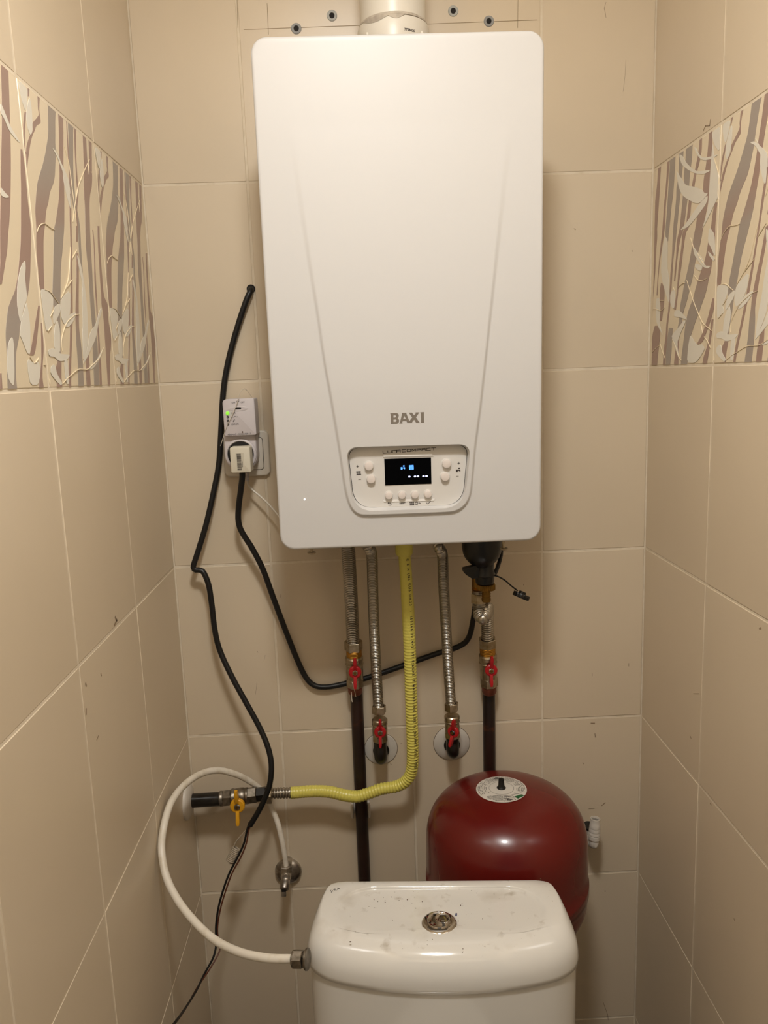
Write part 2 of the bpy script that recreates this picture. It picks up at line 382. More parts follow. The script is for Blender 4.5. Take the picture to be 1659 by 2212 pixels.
# printed stripes, leaves and raised twigs of the two decor designs (tile coordinates in 0.1 mm)
PAT = {'C':([('mm',[(2128,3225,2302,3278),(2060,2939,2253,3001),(1978,2628,2188,2688),(1881,2316,2122,2377),(1768,1931,2008,1982),(1688,1664,1906,1704),(1657,1547,1843,1578),(1617,1392,1782,1417),(1576,1239,1684,1253),(1490,1043,1561,1051)]),('mg',[(2404,2539,2449,2551),(2348,2321,2472,2351),(2304,2120,2458,2154),(2238,1878,2454,1920),(2193,1708,2461,1755),(2128,1508,2406,1551),(2049,1340,2349,1381),(1966,1173,2292,1212),(1859,1021,2209,1057),(1762,935,2145,970),(1653,833,2047,866),(1585,714,1935,738),(1531,597,1863,615),(1511,520,1822,534),(1500,429,1749,437),(1483,329,1693,334),(1451,176,1651,177),(1424,42,1642,39)]),('mm',[(2431,914,2475,917),(2326,764,2413,770),(2216,593,2323,598),(2098,424,2223,428),(2051,366,2154,368)]),('mm',[(2456,731,2478,734),(2397,475,2463,478),(2349,305,2393,306),(2259,136,2335,136),(2214,48,2343,46)]),('mm',[(1294,176,1320,176),(1250,41,1301,40)]),('mm',[(22,3278,22,3270),(22,3166,22,3152),(22,3072,22,3068)]),('mm',[(124,3276,249,3246),(103,3085,219,3059),(64,2920,214,2888),(22,2770,192,2719),(22,2599,170,2549),(22,2363,135,2321),(22,2323,138,2279),(22,2186,146,2159),(22,1946,110,1928),(22,1646,95,1631),(22,1408,59,1394),(22,1164,22,1156),(22,858,22,854)]),('mm',[(521,3278,620,3256),(517,3103,595,3084),(473,2832,552,2814),(425,2614,504,2598),(383,2278,480,2261),(307,1958,372,1948),(256,1730,289,1725),(208,1438,242,1434),(183,1201,224,1197)]),('gg',[(627,3278,863,3238),(638,3130,851,3078),(599,2804,814,2758),(571,2529,742,2495),(527,2252,685,2225),(518,2156,660,2132),(558,2035,646,2021)]),('mm',[(377,1384,426,1378),(334,1281,530,1261),(344,1125,540,1107),(389,942,504,933),(351,765,450,759)]),('gm',[(1010,3278,1182,3253),(1019,3092,1169,3055),(1007,2933,1137,2903),(945,2784,1135,2742),(942,2621,1089,2590),(898,2409,1046,2381),(853,2195,1003,2169),(837,1990,958,1971),(827,1710,888,1701),(781,1488,858,1479),(770,1202,832,1196),(727,916,790,911),(664,686,727,682),(644,510,723,506),(592,333,688,330),(547,34,644,32)]),('mm',[(137,694,290,685),(90,623,378,607),(28,515,385,498),(22,354,345,342),(22,167,307,160),(22,32,281,27)]),('gg',[(778,620,948,611),(727,447,914,438),(692,270,911,264),(676,32,865,30)]),('mm',[(1126,429,1215,425),(1078,258,1197,255),(1033,39,1213,36)])],[[(2204,1369),(2190,1280),(2147,1195),(2144,1074),(2145,970),(2027,864),(1904,696),(1877,773),(1871,890),(1934,1092),(2033,1244),(2111,1317)],[(2114,927),(2138,833),(2145,671),(2066,382),(1995,381),(1909,498),(1852,575),(1935,738),(2068,867)],[(1666,543),(1678,450),(1603,138),(1560,44),(1466,100),(1452,214),(1531,445),(1593,509)],[(1972,331),(2132,285),(2284,304),(2282,178),(2194,52),(1987,55),(1960,177)],[(2011,2880),(2095,2806),(2192,2704),(2407,2608),(2348,2600),(2158,2643),(2044,2748),(1982,2772)],[(1783,2020),(1876,1983),(1975,1960),(1861,1929),(1761,1936)]],[[(2132,285),(2197,295),(2275,346)],[(2406,272),(2478,265)],[(2047,349),(2112,289)]]),'A':([('mm',[(560,3247,626,3268),(537,3140,579,3154),(534,3068,574,3080),(331,2928,573,2999),(317,2893,435,2927),(306,2835,362,2851),(188,2739,265,2760),(67,2590,164,2616),(22,2411,56,2425),(22,2332,22,2337)]),('mm',[(289,3257,337,3273),(268,3181,297,3190)]),('mm',[(126,2976,176,2991),(54,2832,118,2850),(22,2704,65,2720),(22,2563,33,2573),(24,2525,51,2532)]),('gm',[(858,3207,1109,3278),(823,3097,1064,3169),(778,2936,1018,3003),(711,2818,987,2893),(613,2670,961,2759),(494,2517,910,2619),(308,2312,821,2429),(228,2174,647,2264),(176,2059,567,2139),(137,1956,466,2020),(117,1782,371,1827),(83,1661,301,1697),(47,1491,248,1520),(44,1325,204,1345),(29,1190,176,1207),(47,1100,157,1111)]),('mg',[(1186,3213,1348,3262),(1138,3020,1300,3065),(1078,2790,1233,2830),(1039,2608,1185,2643),(1000,2470,1159,2506),(935,2284,1119,2323),(858,2139,1079,2183),(732,1944,1026,1998),(678,1881,1006,1939),(642,1796,968,1851),(578,1612,874,1656),(515,1429,769,1462),(452,1246,698,1274),(392,1066,646,1090),(388,934,586,951)]),('gm',[(388,934,586,951),(460,808,560,814),(472,675,529,678),(425,449,465,451),(333,313,456,315),(248,223,430,225),(259,135,405,134),(231,37,401,35)]),('gg',[(1509,3212,1702,3268),(1487,3117,1668,3168),(1432,2881,1598,2924),(1378,2645,1534,2682),(1365,2464,1521,2499),(1394,2291,1523,2317),(1505,2036,1590,2051),(1463,1745,1553,1758),(1451,1456,1526,1465)]),('mm',[(1718,3227,1807,3252),(1676,3035,1744,3053),(1649,2846,1699,2859),(1622,2612,1675,2624),(1609,2472,1668,2485),(1495,2220,1538,2228),(1443,2016,1517,2029),(1383,1827,1448,1837)]),('mm',[(1452,3152,1481,3160),(1403,2962,1445,2973),(1369,2643,1406,2652),(1304,2362,1365,2375),(1234,2080,1297,2092),(1169,1747,1216,1754),(1069,1363,1119,1369),(949,980,1023,986),(854,695,927,699),(752,413,818,415),(672,226,751,227),(624,32,695,31)]),('mg',[(1361,1682,1434,1693),(1275,1387,1363,1398),(1162,1092,1268,1102),(1084,850,1206,858),(1065,707,1178,713),(1037,563,1193,569),(1023,372,1193,376),(995,229,1180,230),(952,33,1150,30)]),('mm',[(2282,3215,2408,3249),(2230,3039,2355,3071),(2175,2854,2303,2884)]),('mg',[(2052,3219,2186,3256),(2005,3029,2155,3068),(1989,2884,2148,2923),(1960,2804,2157,2851),(1953,2782,2300,2864),(1900,2601,2235,2675),(1898,2544,2168,2602),(1875,2464,2111,2513),(1867,2340,2056,2377),(1791,2019,1983,2051),(1753,1788,1945,1817),(1757,1543,1917,1564),(1744,1344,1888,1360),(1715,1142,1875,1157),(1702,892,1862,903),(1704,741,1848,749),(1644,537,1835,544),(1614,385,1821,389),(1585,182,1792,183),(1555,30,1762,28)]),('mm',[(1354,478,1444,481),(1325,330,1445,332),(1282,182,1431,182),(1261,31,1410,29)]),('mm',[(2088,2089,2121,2095),(2091,1939,2124,1945),(2052,1732,2095,1738),(1978,1420,2034,1427),(1956,1164,2006,1169),(1928,907,1967,910),(1889,649,1948,651),(1853,442,1925,443),(1824,235,1906,235),(1787,27,1866,26)]),('mm',[(2324,2181,2411,2196),(2277,1969,2364,1983),(2249,1709,2335,1721),(2220,1448,2324,1459),(2207,1239,2329,1251),(2189,1123,2453,1146),(2212,1031,2441,1049),(2215,874,2427,888),(2201,715,2478,729),(2187,556,2435,565),(2173,397,2331,400),(2159,237,2282,238),(2137,25,2234,24)])],[[(49,3276),(280,3262),(237,3140),(154,2984),(87,3062),(43,3184)],[(319,3182),(340,3072),(315,2908),(279,2811),(214,2762),(161,2824),(149,2929),(198,3036),(281,3154)],[(982,2833),(1083,2722),(1150,2609),(1145,2460),(1233,2276),(1311,2184),(1324,2366),(1295,2493),(1191,2619),(1105,2710),(1031,2794)],[(1370,1664),(1388,1534),(1467,1314),(1394,1113),(1337,819),(1265,621),(1214,299),(1455,570),(1532,831),(1560,1128),(1543,1322),(1495,1510),(1441,1618)],[(1165,278),(1405,400),(1824,666),(1961,858),(2160,1027),(2162,1090),(2019,996),(1838,820),(1626,737),(1503,631),(1444,530)],[(1356,231),(1538,233),(1900,381),(2115,543),(1922,454),(1728,346),(1491,282)],[(50,1109),(228,1110),(399,1058),(369,950),(239,818),(306,727),(148,657),(79,654),(59,823),(39,990)],[(388,934),(602,1005),(586,906),(448,807),(330,729),(334,825)],[(448,807),(509,677),(427,387),(274,445),(293,595),(350,712)],[(64,438),(258,471),(407,404),(762,404),(639,337),(382,314),(252,365),(90,370)],[(105,257),(229,285),(269,170),(409,62),(352,35),(222,90),(80,170)],[(640,1054),(989,1197),(927,932),(680,750),(598,817),(594,933)],[(677,741),(846,880),(1075,934),(1123,909),(954,794),(776,728)],[(531,317),(655,392),(635,50),(532,52)],[(848,2813),(982,2794),(1121,2696),(1216,2645),(1330,2547),(1348,2357),(1228,2514),(1109,2631),(1006,2735)]],[[(2231,3020),(1999,2840),(1771,2646),(1658,2547),(1566,2417),(1451,2257),(1326,2052)],[(2176,2987),(2154,2810)],[(1293,2932),(1391,2737),(1421,2477),(1452,2212),(1453,2029)],[(1155,1726),(1091,1597),(981,1353),(833,1199),(640,1054)],[(1372,1722),(1169,1589)],[(1108,1330),(831,1190)],[(1237,918),(1064,896),(769,792),(605,664),(508,542),(514,434)],[(161,1112),(318,1102),(443,1044),(549,992)],[(22,58),(22,118)],[(406,53),(604,125),(745,162),(1009,229),(1326,231),(1522,283),(1834,379),(2078,531)],[(111,1724),(198,1805),(370,1865),(526,1846),(668,1844)],[(239,818),(381,907)],[(122,647),(256,715)]]),'B':([('mm',[(22,3278,22,3270),(22,3166,22,3152),(22,3072,22,3068)]),('mm',[(124,3276,249,3246),(103,3085,219,3059),(64,2920,214,2888),(22,2770,192,2719),(22,2599,170,2549),(22,2363,135,2321),(22,2323,138,2279),(22,2186,146,2159),(22,1946,110,1928),(22,1646,95,1631),(22,1408,59,1394),(22,1164,22,1156),(22,858,22,854)]),('mm',[(521,3278,620,3256),(517,3103,595,3084),(473,2832,552,2814),(425,2614,504,2598),(383,2278,480,2261),(307,1958,372,1948),(256,1730,289,1725),(208,1438,242,1434),(183,1201,224,1197)]),('gg',[(627,3278,863,3238),(638,3130,851,3078),(599,2804,814,2758),(571,2529,742,2495),(527,2252,685,2225),(518,2156,660,2132),(558,2035,646,2021)]),('mm',[(377,1384,426,1378),(334,1281,530,1261),(344,1125,540,1107),(389,942,504,933),(351,765,450,759)]),('gm',[(1010,3278,1182,3253),(1019,3092,1169,3055),(1007,2933,1137,2903),(945,2784,1135,2742),(942,2621,1089,2590),(898,2409,1046,2381),(853,2195,1003,2169),(837,1990,958,1971),(827,1710,888,1701),(781,1488,858,1479),(770,1202,832,1196),(727,916,790,911),(664,686,727,682),(644,510,723,506),(592,333,688,330),(547,34,644,32)]),('gm',[(1275,3278,1521,3247),(1274,3135,1508,3076),(1233,2933,1456,2881),(1231,2774,1440,2728),(1204,2566,1387,2528),(1162,2359,1333,2326),(1120,2149,1264,2123),(1018,1961,1135,1943),(1004,1741,1063,1733),(960,1523,1020,1515),(942,1355,987,1350)]),('mm',[(1777,3278,1861,3256),(1751,3115,1854,3088),(1685,2980,1789,2954),(1618,2842,1697,2824),(1538,2674,1632,2653),(1456,2514,1552,2494),(1393,2261,1503,2241),(1349,2109,1461,2089),(1241,2056,1368,2035),(1201,1823,1287,1810),(1119,1558,1221,1545),(1091,1338,1150,1332),(1048,1118,1107,1112),(974,896,1049,891)]),('mg',[(2098,3259,2207,3229),(2068,3033,2226,2991),(2022,2846,2218,2798),(1963,2661,2186,2610),(1948,2533,2172,2484),(1859,2379,2136,2322),(1793,2238,2074,2184),(1740,2092,2011,2044),(1707,2009,1980,1962),(1662,1911,1950,1864),(1595,1731,1861,1692),(1527,1559,1744,1530),(1431,1376,1678,1347),(1356,1253,1606,1226),(1309,1115,1535,1093),(1247,987,1461,968),(1214,844,1358,833),(1194,710,1311,702),(1118,544,1265,536)]),('mg',[(2354,2278,2449,2259),(2299,2092,2418,2069),(2263,1949,2407,1924),(2221,1870,2414,1838),(2164,1677,2406,1641),(2101,1533,2347,1499),(1987,1394,2311,1353),(1893,1279,2247,1238),(1799,1152,2196,1111),(1729,1031,2119,994),(1629,921,2026,887),(1529,798,1933,768),(1481,691,1836,668),(1435,561,1739,544),(1392,361,1617,352),(1347,193,1602,187),(1315,41,1557,37)]),('mm',[(2403,947,2451,943),(2330,810,2451,801),(2267,691,2389,683),(2177,572,2301,565),(2085,461,2211,455),(1964,360,2119,354),(1889,314,1994,311)]),('mm',[(2391,652,2452,648),(2355,510,2427,506),(2316,377,2390,373),(2253,243,2352,240),(2163,119,2313,115),(2131,34,2282,32)]),('mm',[(137,694,290,685),(90,623,378,607),(28,515,385,498),(22,354,345,342),(22,167,307,160),(22,32,281,27)]),('gg',[(778,620,948,611),(727,447,914,438),(692,270,911,264),(676,32,865,30)]),('mm',[(1126,429,1215,425),(1078,258,1197,255),(1033,39,1213,36)])],[[(2193,3252),(2296,3271),(2457,3263),(2458,3111),(2462,2930),(2315,3045),(2236,3153)],[(2240,3114),(2292,2897),(2410,2722),(2478,2608),(2478,2395),(2445,2308),(2312,2218),(2177,2114),(1942,1964),(2124,2175),(2161,2317),(2172,2484),(2182,2660),(2194,2804),(2214,2994)],[(1588,3229),(1655,3201),(1753,3094),(1912,2993),(2135,2946),(2394,2919),(2396,2899),(2186,2904),(1965,2940),(1810,3009),(1675,3115)],[(1011,3276),(1157,3217),(1306,3074),(1504,2952),(1721,2849),(1951,2804),(2174,2760),(2151,2746),(1955,2753),(1671,2830),(1397,2947),(1138,3084)],[(911,3064),(1003,2988),(1184,2849),(1302,2748),(1632,2653),(1922,2549),(2002,2481),(2151,2449),(1860,2369),(1677,2406),(1373,2531),(1171,2638),(1047,2772),(980,2907)],[(1860,2369),(2128,2434),(2112,2327),(1821,2212),(1460,2100),(1124,2104),(1345,2163),(1608,2273)],[(521,2121),(619,2048),(644,1907),(633,1621),(723,1437),(778,1086),(751,1019),(581,1221),(440,1412),(363,1598),(405,1943)],[(160,1142),(326,1151),(373,944),(354,729),(427,616),(532,503),(326,646),(200,775)],[(802,1176),(980,1238),(1022,1063),(974,896),(815,990)],[(1005,883),(1182,880),(1331,813),(1478,735),(1508,700),(1219,765),(981,793)],[(1644,1798),(1865,1650),(2025,1544),(2108,1440),(2306,1414),(2236,1383),(2060,1426),(1874,1533),(1707,1662)],[(1771,1516),(2033,1450),(1987,1383),(1857,1410),(1748,1477)],[(1557,43),(1594,298),(1662,482),(1834,344),(1969,295),(2097,312),(2203,245),(2084,142),(1935,59),(1831,33)],[(2191,1643),(2442,1496),(2397,1462),(2246,1564)],[(2213,1972),(2390,1842),(2430,1637),(2440,1516),(2310,1655),(2180,1776)],[(910,497),(1173,598),(1396,708),(1481,691),(1267,502),(1132,349),(1268,81),(1142,199),(946,425)]],[[(2292,2897),(2410,2722),(2478,2601),(2460,2402),(2478,2301)],[(1554,1929),(1642,1820),(1703,1715)],[(1464,1307),(1585,1153),(1762,942),(1933,768),(2098,619),(2304,533),(2429,485)],[(2020,634),(2110,470)],[(2164,415),(2295,336),(2401,238)],[(1731,1351),(1895,1258),(2075,1238),(2197,1254)],[(1128,1233),(1269,1274),(1410,1280)],[(946,425),(1073,328),(1235,139),(1355,80)],[(410,376),(516,252),(654,128)],[(45,240),(179,298),(378,353)],[(918,1267),(982,1203)],[(1839,1653),(1975,1540),(2083,1454)],[(329,1103),(526,1085)],[(33,983),(205,969),(406,929),(566,964)]])}
def decor_meshes(key):
    st, lf, tw = PAT[key]
    v = []; f = []; cl = []
    for ns, (cc, rows) in enumerate(st):
        if min(rows[0][1], rows[0][3]) > 2900 and max(rows[0][1], rows[0][3]) > 3130: rows = [(rows[0][0], 3278, rows[0][2], 3278)] + ([r for r in rows[1:-1] if min(r[1], r[3]) < 3150] + [rows[-1]])
        if max(rows[-1][1], rows[-1][3]) < 170: rows = rows[:-1] + [(rows[-1][0], 22, rows[-1][2], 22)]
        if len(rows) > 2:                                # round the traced outline
            Q = [rows[0]] + list(rows) + [rows[-1]]; sm = []
            for i in range(1, len(Q) - 2):
                a, b, c, d = Q[i - 1:i + 3]
                for t in (0, 0.33, 0.67): sm.append(tuple(0.5 * (2 * b[q] + (c[q] - a[q]) * t + (2 * a[q] - 5 * b[q] + 4 * c[q] - d[q]) * t * t + (3 * b[q] - a[q] - 3 * c[q] + d[q]) * t ** 3) for q in range(4)))
            rows = [tuple(min(2478 if q % 2 == 0 else 3278, max(22, r[q])) for q in range(4)) for r in sm + [rows[-1]]]
        n = len(rows)
        for k, r in enumerate(rows):
            t = min(1, max(0, (k / (n - 1) - 0.35) / 0.3)); A_, B_ = PRINT[cc[0]], PRINT[cc[1]]
            c = [A_[q] * (1 - t) + B_[q] * t for q in range(3)] + [1.0]
            q = len(v)
            for z in (0.0001, 0.00030 + ns * 0.000006):
                v += [(r[0] * 1e-4, r[1] * 1e-4, z), (r[2] * 1e-4, r[3] * 1e-4, z)]; cl += [c, c]
            if k: f += [(q - 2, q - 1, q + 3, q + 2), (q - 4, q - 2, q + 2, q), (q - 3, q + 1, q + 3, q - 1)]
    lb = MB()
    def chaikin(P):
        out = []
        for p, q in zip(P, P[1:] + P[:1]):
            out += [(p[0] * .8 + q[0] * .2, p[1] * .8 + q[1] * .2), (p[0] * .2 + q[0] * .8, p[1] * .2 + q[1] * .8)]
        return out
    for nf, P in enumerate(lf):
        P = chaikin(P); lb.add(flat_shape([[(x * 1e-4, y * 1e-4) for x, y in P]], 0.0003), Matrix.Translation((0, 0, 0.00042 + nf * 0.000006)))
    tb = MB()
    for P in tw:
        tb.add(tube([(x * 1e-4, y * 1e-4, 0.0006) for x, y in P], 0.0009, 6, 0.006, rad=lambda s, L: 0.0003 + 0.00042 * math.sin(math.pi * (0.12 + 0.8 * s / L))))
    return (v, f, cl), lb, tb
PRINT = {'m': lin('A0867A'), 'g': lin('A0958B')}
DEC = {}
def decorate(tile, key, M):
    if key not in DEC:
        sb, lb, tb = decor_meshes(key); L = []
        for nm, b, m in (('printed_stripes', sb, m_print), ('leaf_print', lb.vf(), m_leaf), ('raised_twigs', tb.vf(), m_twig)):
            o = obj(nm, b[:2], m, None, smooth=nm == 'raised_twigs')
            if len(b) == 3:
                ca = o.data.color_attributes.new('Col', 'FLOAT_COLOR', 'POINT')
                for q, c in enumerate(b[2]): ca.data[q].color = c
            L.append((nm, o.data)); bpy.data.objects.remove(o)
        DEC[key] = L
    for nm, me in DEC[key]:
        o = bpy.data.objects.new(nm, me); COL.objects.link(o); o.parent = tile
        o.matrix_parent_inverse = tile.matrix_world.inverted(); o.matrix_basis = M
        o['kind'] = 'stuff'
nl = len(lc) - 1
for i, (o, u0, z0) in left_dec.items():
    d = nl - 1 - i                                   # 0 = tile in the corner
    if i == 0: continue
    decorate(o, 'A' if d in (0, 1, 3, 5) else 'C' if d == 2 else 'B', ML @ Matrix.Translation((u0, z0, 0)))
for i, (o, u0, z0) in right_dec.items():
    if i >= 6: continue
    decorate(o, 'B' if i % 2 == 0 else 'A', MR @ Matrix.Translation((u0 + (0.0107 if i == 0 else 0), z0, 0)))

def mark(wl, M, pts, w, m, name, off=0.0002):
    o = obj(name, xf(strokes([pts], w, 0.0002), M @ Matrix.Translation((0, 0, off))), m, wl, smooth=False); return o
def bpt(u, v): p = at(u, v, 0); return (p.x, p.z)
def lpt(u, v): p = atx(u, v, 0); return (p.y, p.z)
def rpt(u, v): p = atx(u, v, W); return (-p.y, p.z)
for a, b in (((527, 64), (776, 55)), ((577, 8), (580, 74)), ((921, 52), (1160, 43)), ((1119, 0), (1118, 60)), ((512, 0), (514, 60))):
    mark(wall_back, FRONT, [bpt(*a), bpt(*b)], 0.0007, m_pencil, 'pencil_line')
for L, w in (([(1309, 5), (1305, 18), (1308, 30), (1309, 38)], 0.0012), ([(1352, 130), (1350, 165), (1346, 198)], 0.0006), ([(1240, 494), (1243, 496)], 0.002), ([(1365, 541), (1366, 543)], 0.002),
             ([(555, 1475), (552, 1500)], 0.001), ([(573, 1415), (570, 1428)], 0.0008), ([(556, 1407), (557, 1409)], 0.0016), ([(607, 1284), (606, 1290)], 0.0014),
             ([(1279, 1455), (1279, 1460)], 0.002), ([(1358, 1433), (1358, 1439)], 0.002), ([(1277, 1562), (1284, 1562)], 0.004), ([(1285, 1585), (1286, 1592)], 0.003),
             ([(1300, 1740), (1307, 1734)], 0.003), ([(1272, 1747), (1284, 1746)], 0.002), ([(1259, 1648), (1260, 1650)], 0.003), ([(1307, 1924), (1307, 1926)], 0.003),
             ([(1303, 2165), (1312, 2190), (1314, 2203)], 0.002), ([(1131, 1262), (1131, 1264)], 0.002), ([(553, 1690), (502, 1690)][:1] + [(552, 1691)], 0.001), ([(865, 1607), (868, 1606)], 0.0015), ([(843, 1650), (846, 1651)], 0.0015)):
    mark(wall_back, FRONT, [bpt(*q) for q in L], w * 0.5, m_scuff, 'scuff_mark')
for L, w in (([(249, 1333), (252, 1340), (247, 1350)], 0.006), ([(218, 1455), (219, 1459)], 0.003), ([(185, 1476), (186, 1480)], 0.005), ([(186, 1532), (186, 1542)], 0.005), ([(212, 1590), (209, 1598)], 0.003), ([(339, 1722), (339, 1726)], 0.003)):
    mark(wall_left, ML, [lpt(*q) for q in L], w * 0.5, m_scuff, 'scuff_mark')
for L, w in (([(1519, 283), (1524, 272), (1533, 271), (1535, 258)], 0.0028), ([(1491, 1590), (1493, 1595)], 0.003), ([(1498, 1498), (1510, 1498)], 0.001), ([(1535, 1736), (1536, 1738)], 0.004), ([(1586, 1985), (1587, 1988)], 0.003), ([(1641, 1358), (1644, 1357)], 0.005)):
    mark(wall_right, MR, [rpt(*q) for q in L], w * 0.5, m_scuff, 'scuff_mark')

# ------------------------------------------------------------------ gas boiler
import numpy as np
BO = Vector((0.2216, -0.2331, 0.0737)); BR = Euler((0.0313, 0.0016, 0)).to_matrix()
BM = Matrix.Translation(BO) @ BR.to_4x4()                       # local x right, y into the wall, z up
def bl(u, v, ly=0.0):
    n = BR @ Vector((0, 1, 0)); d = ray(u, v); p0 = BO + BR @ Vector((0, ly, 0))
    q = BR.transposed() @ (CP + d * ((p0 - CP).dot(n) / d.dot(n)) - BO); return (q.x, q.z)
def bface(x, z, ly): return BM @ Matrix.Translation((x, ly, z)) @ FRONT
BW, BH = 0.400, 0.7143
boiler = thing('gas_boiler', (0.4216, -0.12, 0.075), 'white wall-hung gas boiler with a small control panel, above the pipes', 'boiler')
def resample(loop, n):
    L = [Vector(p) for p in loop]; L.append(L[0]); S = [0.0]
    for i in range(1, len(L)): S.append(S[-1] + (L[i] - L[i - 1]).length)
    out = []; j = 0
    for k in range(n):
        s = S[-1] * k / n
        while S[j + 1] < s: j += 1
        out.append(L[j].lerp(L[j + 1], (s - S[j]) / max(1e-9, S[j + 1] - S[j])))
    return out
def round_poly(pts, rad, n=10):
    out = []; m = len(pts)
    for i in range(m):
        a, b, c = Vector(pts[i - 1]), Vector(pts[i]), Vector(pts[(i + 1) % m])
        d1 = (a - b).normalized(); d2 = (c - b).normalized(); r = rad[i]
        for k in range(n + 1):
            t = k / n; p0 = b + d1 * r; p1 = b + d2 * r
            out.append((1 - t) ** 2 * p0 + 2 * t * (1 - t) * (b * 0.86 + (p0 + p1) * 0.07) + t * t * p1)
    return out
def raycast(cen, dirv, loop):
    best = None
    for i in range(len(loop)):
        a = loop[i - 1] - cen; e = loop[i] - loop[i - 1]; den = dirv.x * e.y - dirv.y * e.x
        if abs(den) < 1e-12: continue
        t = (a.x * e.y - a.y * e.x) / den; s = (a.x * dirv.y - a.y * dirv.x) / den
        if t > 0 and -1e-6 <= s <= 1 + 1e-6 and (best is None or t > best): best = t
    return cen + dirv * best
HS = 0.0048
tongue = [bl(*q, -0.003) for q in ((617, 200), (629, 285), (637.6, 352), (654, 470), (670, 580), (686, 677), (700, 780), (712, 843), (725, 921), (734, 975), (743, 1042), (750, 1078), (759, 1100), (773, 1112), (790, 1115), (960, 1108.5), (985, 1106), (1005, 1093), (1016, 1073), (1020, 1042), (1025, 979), (1030.5, 934), (1038, 880), (1049, 780), (1066, 620), (1082, 470), (1096, 340), (1108, 230))]
for _ in range(2):                                     # round the corners of the crease line
    tongue = [q for a, c in zip(tongue, tongue[1:] + tongue[:1]) for q in ((a[0] * .75 + c[0] * .25, a[1] * .75 + c[1] * .25), (a[0] * .25 + c[0] * .75, a[1] * .25 + c[1] * .75))]
TG = np.array(tongue)
def height(xz):
    x = xz[:, 0:1]; z = xz[:, 1:2]; A = TG[None]; Bq = np.roll(TG, -1, 0)[None]
    e = Bq - A; w = xz[:, None, :] - A
    t = np.clip((w * e).sum(-1) / (e * e).sum(-1), 0, 1)
    dd = np.sqrt(((w - e * t[..., None]) ** 2).sum(-1)).min(1)
    az, bz = A[..., 1], Bq[..., 1]; cr = ((az > z) != (bz > z)) & (x < (e[..., 0]) * (z - az) / (bz - az + 1e-12) + A[..., 0])
    D = np.where(cr.sum(1) % 2 == 1, dd, -dd)
    zz = xz[:, 1]; wr = np.where(zz < 0.3, 0.0048, 0.0048 + (zz - 0.3) * 0.02)
    s = np.clip(D / wr + 0.5, 0, 1); s = s * s * (3 - 2 * s)
    g = np.clip((0.60 - zz) / 0.36, 0, 1)
    return -HS * s * g
NA = 840
outer = [Vector((p.x + BW / 2, p.y + BH / 2)) for p in resample(rrect(BW - 0.008, BH - 0.008, 0.018, 12), NA)]
pocket = round_poly([bl(*q, -HS) for q in ((747, 966), (1017.5, 959), (1003, 1096.5), (763, 1105.5))], (0.017, 0.017, 0.03, 0.03))
PD = 0.0092
plate = round_poly([bl(*q, PD) for q in ((750.5, 968.5), (1011.3, 960.5), (999.5, 1090.5), (765.5, 1097.5))], (0.015, 0.015, 0.026, 0.026))
cen = Vector(bl(882, 1032, 0))
inner = [raycast(cen, (p - cen).normalized(), pocket) for p in outer]
inner2 = [raycast(cen, (p - cen).normalized(), plate) for p in outer]
NR = 120; loops2 = []
for k in range(NR + 1):
    t = k / NR; loops2.append([q.lerp(p, t) for q, p in zip(inner, outer)])
allp = np.array([(p.x, p.y) for l in loops2 for p in l]); hh = np.concatenate([height(allp[i:i + 8000]) for i in range(0, len(allp), 8000)])
loops = []
loops.append([(p.x, PD + 0.003, p.y) for p in inner2])
loops.append([(p.x, PD - 0.0005, p.y) for p in inner2])
for t, dy in ((0.12, 0.9), (0.85, 0.16), (0.96, 0.05)):
    loops.append([(p.lerp(q, t).x, -HS + (PD + HS) * dy, p.lerp(q, t).y) for p, q in zip(inner2, inner)])
for k, l in enumerate(loops2): loops.append([(p.x, hh[k * NA + i], p.y) for i, p in enumerate(l)])
for i in range(1, 6):
    a = math.pi / 2 * i / 5; d = 0.004 * math.sin(a)
    ol = resample(rrect(BW - 0.008 + 2 * d, BH - 0.008 + 2 * d, 0.018 + d, 12), NA)
    loops.append([(p.x + BW / 2, 0.004 * (1 - math.cos(a)), p.y + BH / 2) for p in ol])
loops.append([(p[0], 0.028, p[2]) for p in loops[-1]])
loops.append([(0.2 + (p[0] - 0.2) * 0.985, 0.028, BH / 2 + (p[2] - BH / 2) * 0.99) for p in loops[-1]])
obj('front_cover', xf(loft(loops, False, False), BM), m_white, boiler, angle=60)
obj('casing', box((0.4216, -0.105, 0.425), (0.386, 0.196, 0.690), 0.004), m_white, boiler)
# control panel
obj('panel_backing', xf(prism([(p.x, p.y) for p in plate], 0, 0.001), bface(0, 0, PD + 0.0035)), m_dark, boiler, smooth=False)
pc = sum((Vector(p) for p in plate), Vector((0, 0))) / len(plate)
panel = obj('control_panel', xf(prism([tuple(pc + (p - pc) * 0.984) for p in plate], -0.003, 0.0, 0.0006), bface(0, 0, PD)), m_panel, boiler)
def ridge(u0, u1, v, short, long_, h=0.0016):
    """low wedge on the panel: steep face of `short` px, then a long gentle face of `long_` px fading back into the plate"""
    vv = []
    for u, ins in ((u0, 3), (u1, -3)):
        x, z = bl(u, v - (u - u0) * 0.027, PD); k = 1 / 1340.0
        vv += [(x, z, 0), (x + ins * k, z + short * k, h), (x + ins * k, z + (short + long_) * k, 0)]
    return obj('panel_ridge', xf((vv, [(0, 1, 4, 3), (1, 2, 5, 4), (2, 0, 3, 5), (0, 2, 1), (3, 4, 5)]), bface(0, 0, PD)), m_panel, panel, smooth=False)
ridge(826, 937, 990.5, 4, 5); ridge(826, 940, 1079.5, -4.5, -1.0, 0.0012)
scr = [bl(*q, PD - 0.0006) for q in ((830, 991.5), (931, 988.2), (932, 1044.8), (832, 1048.5))]
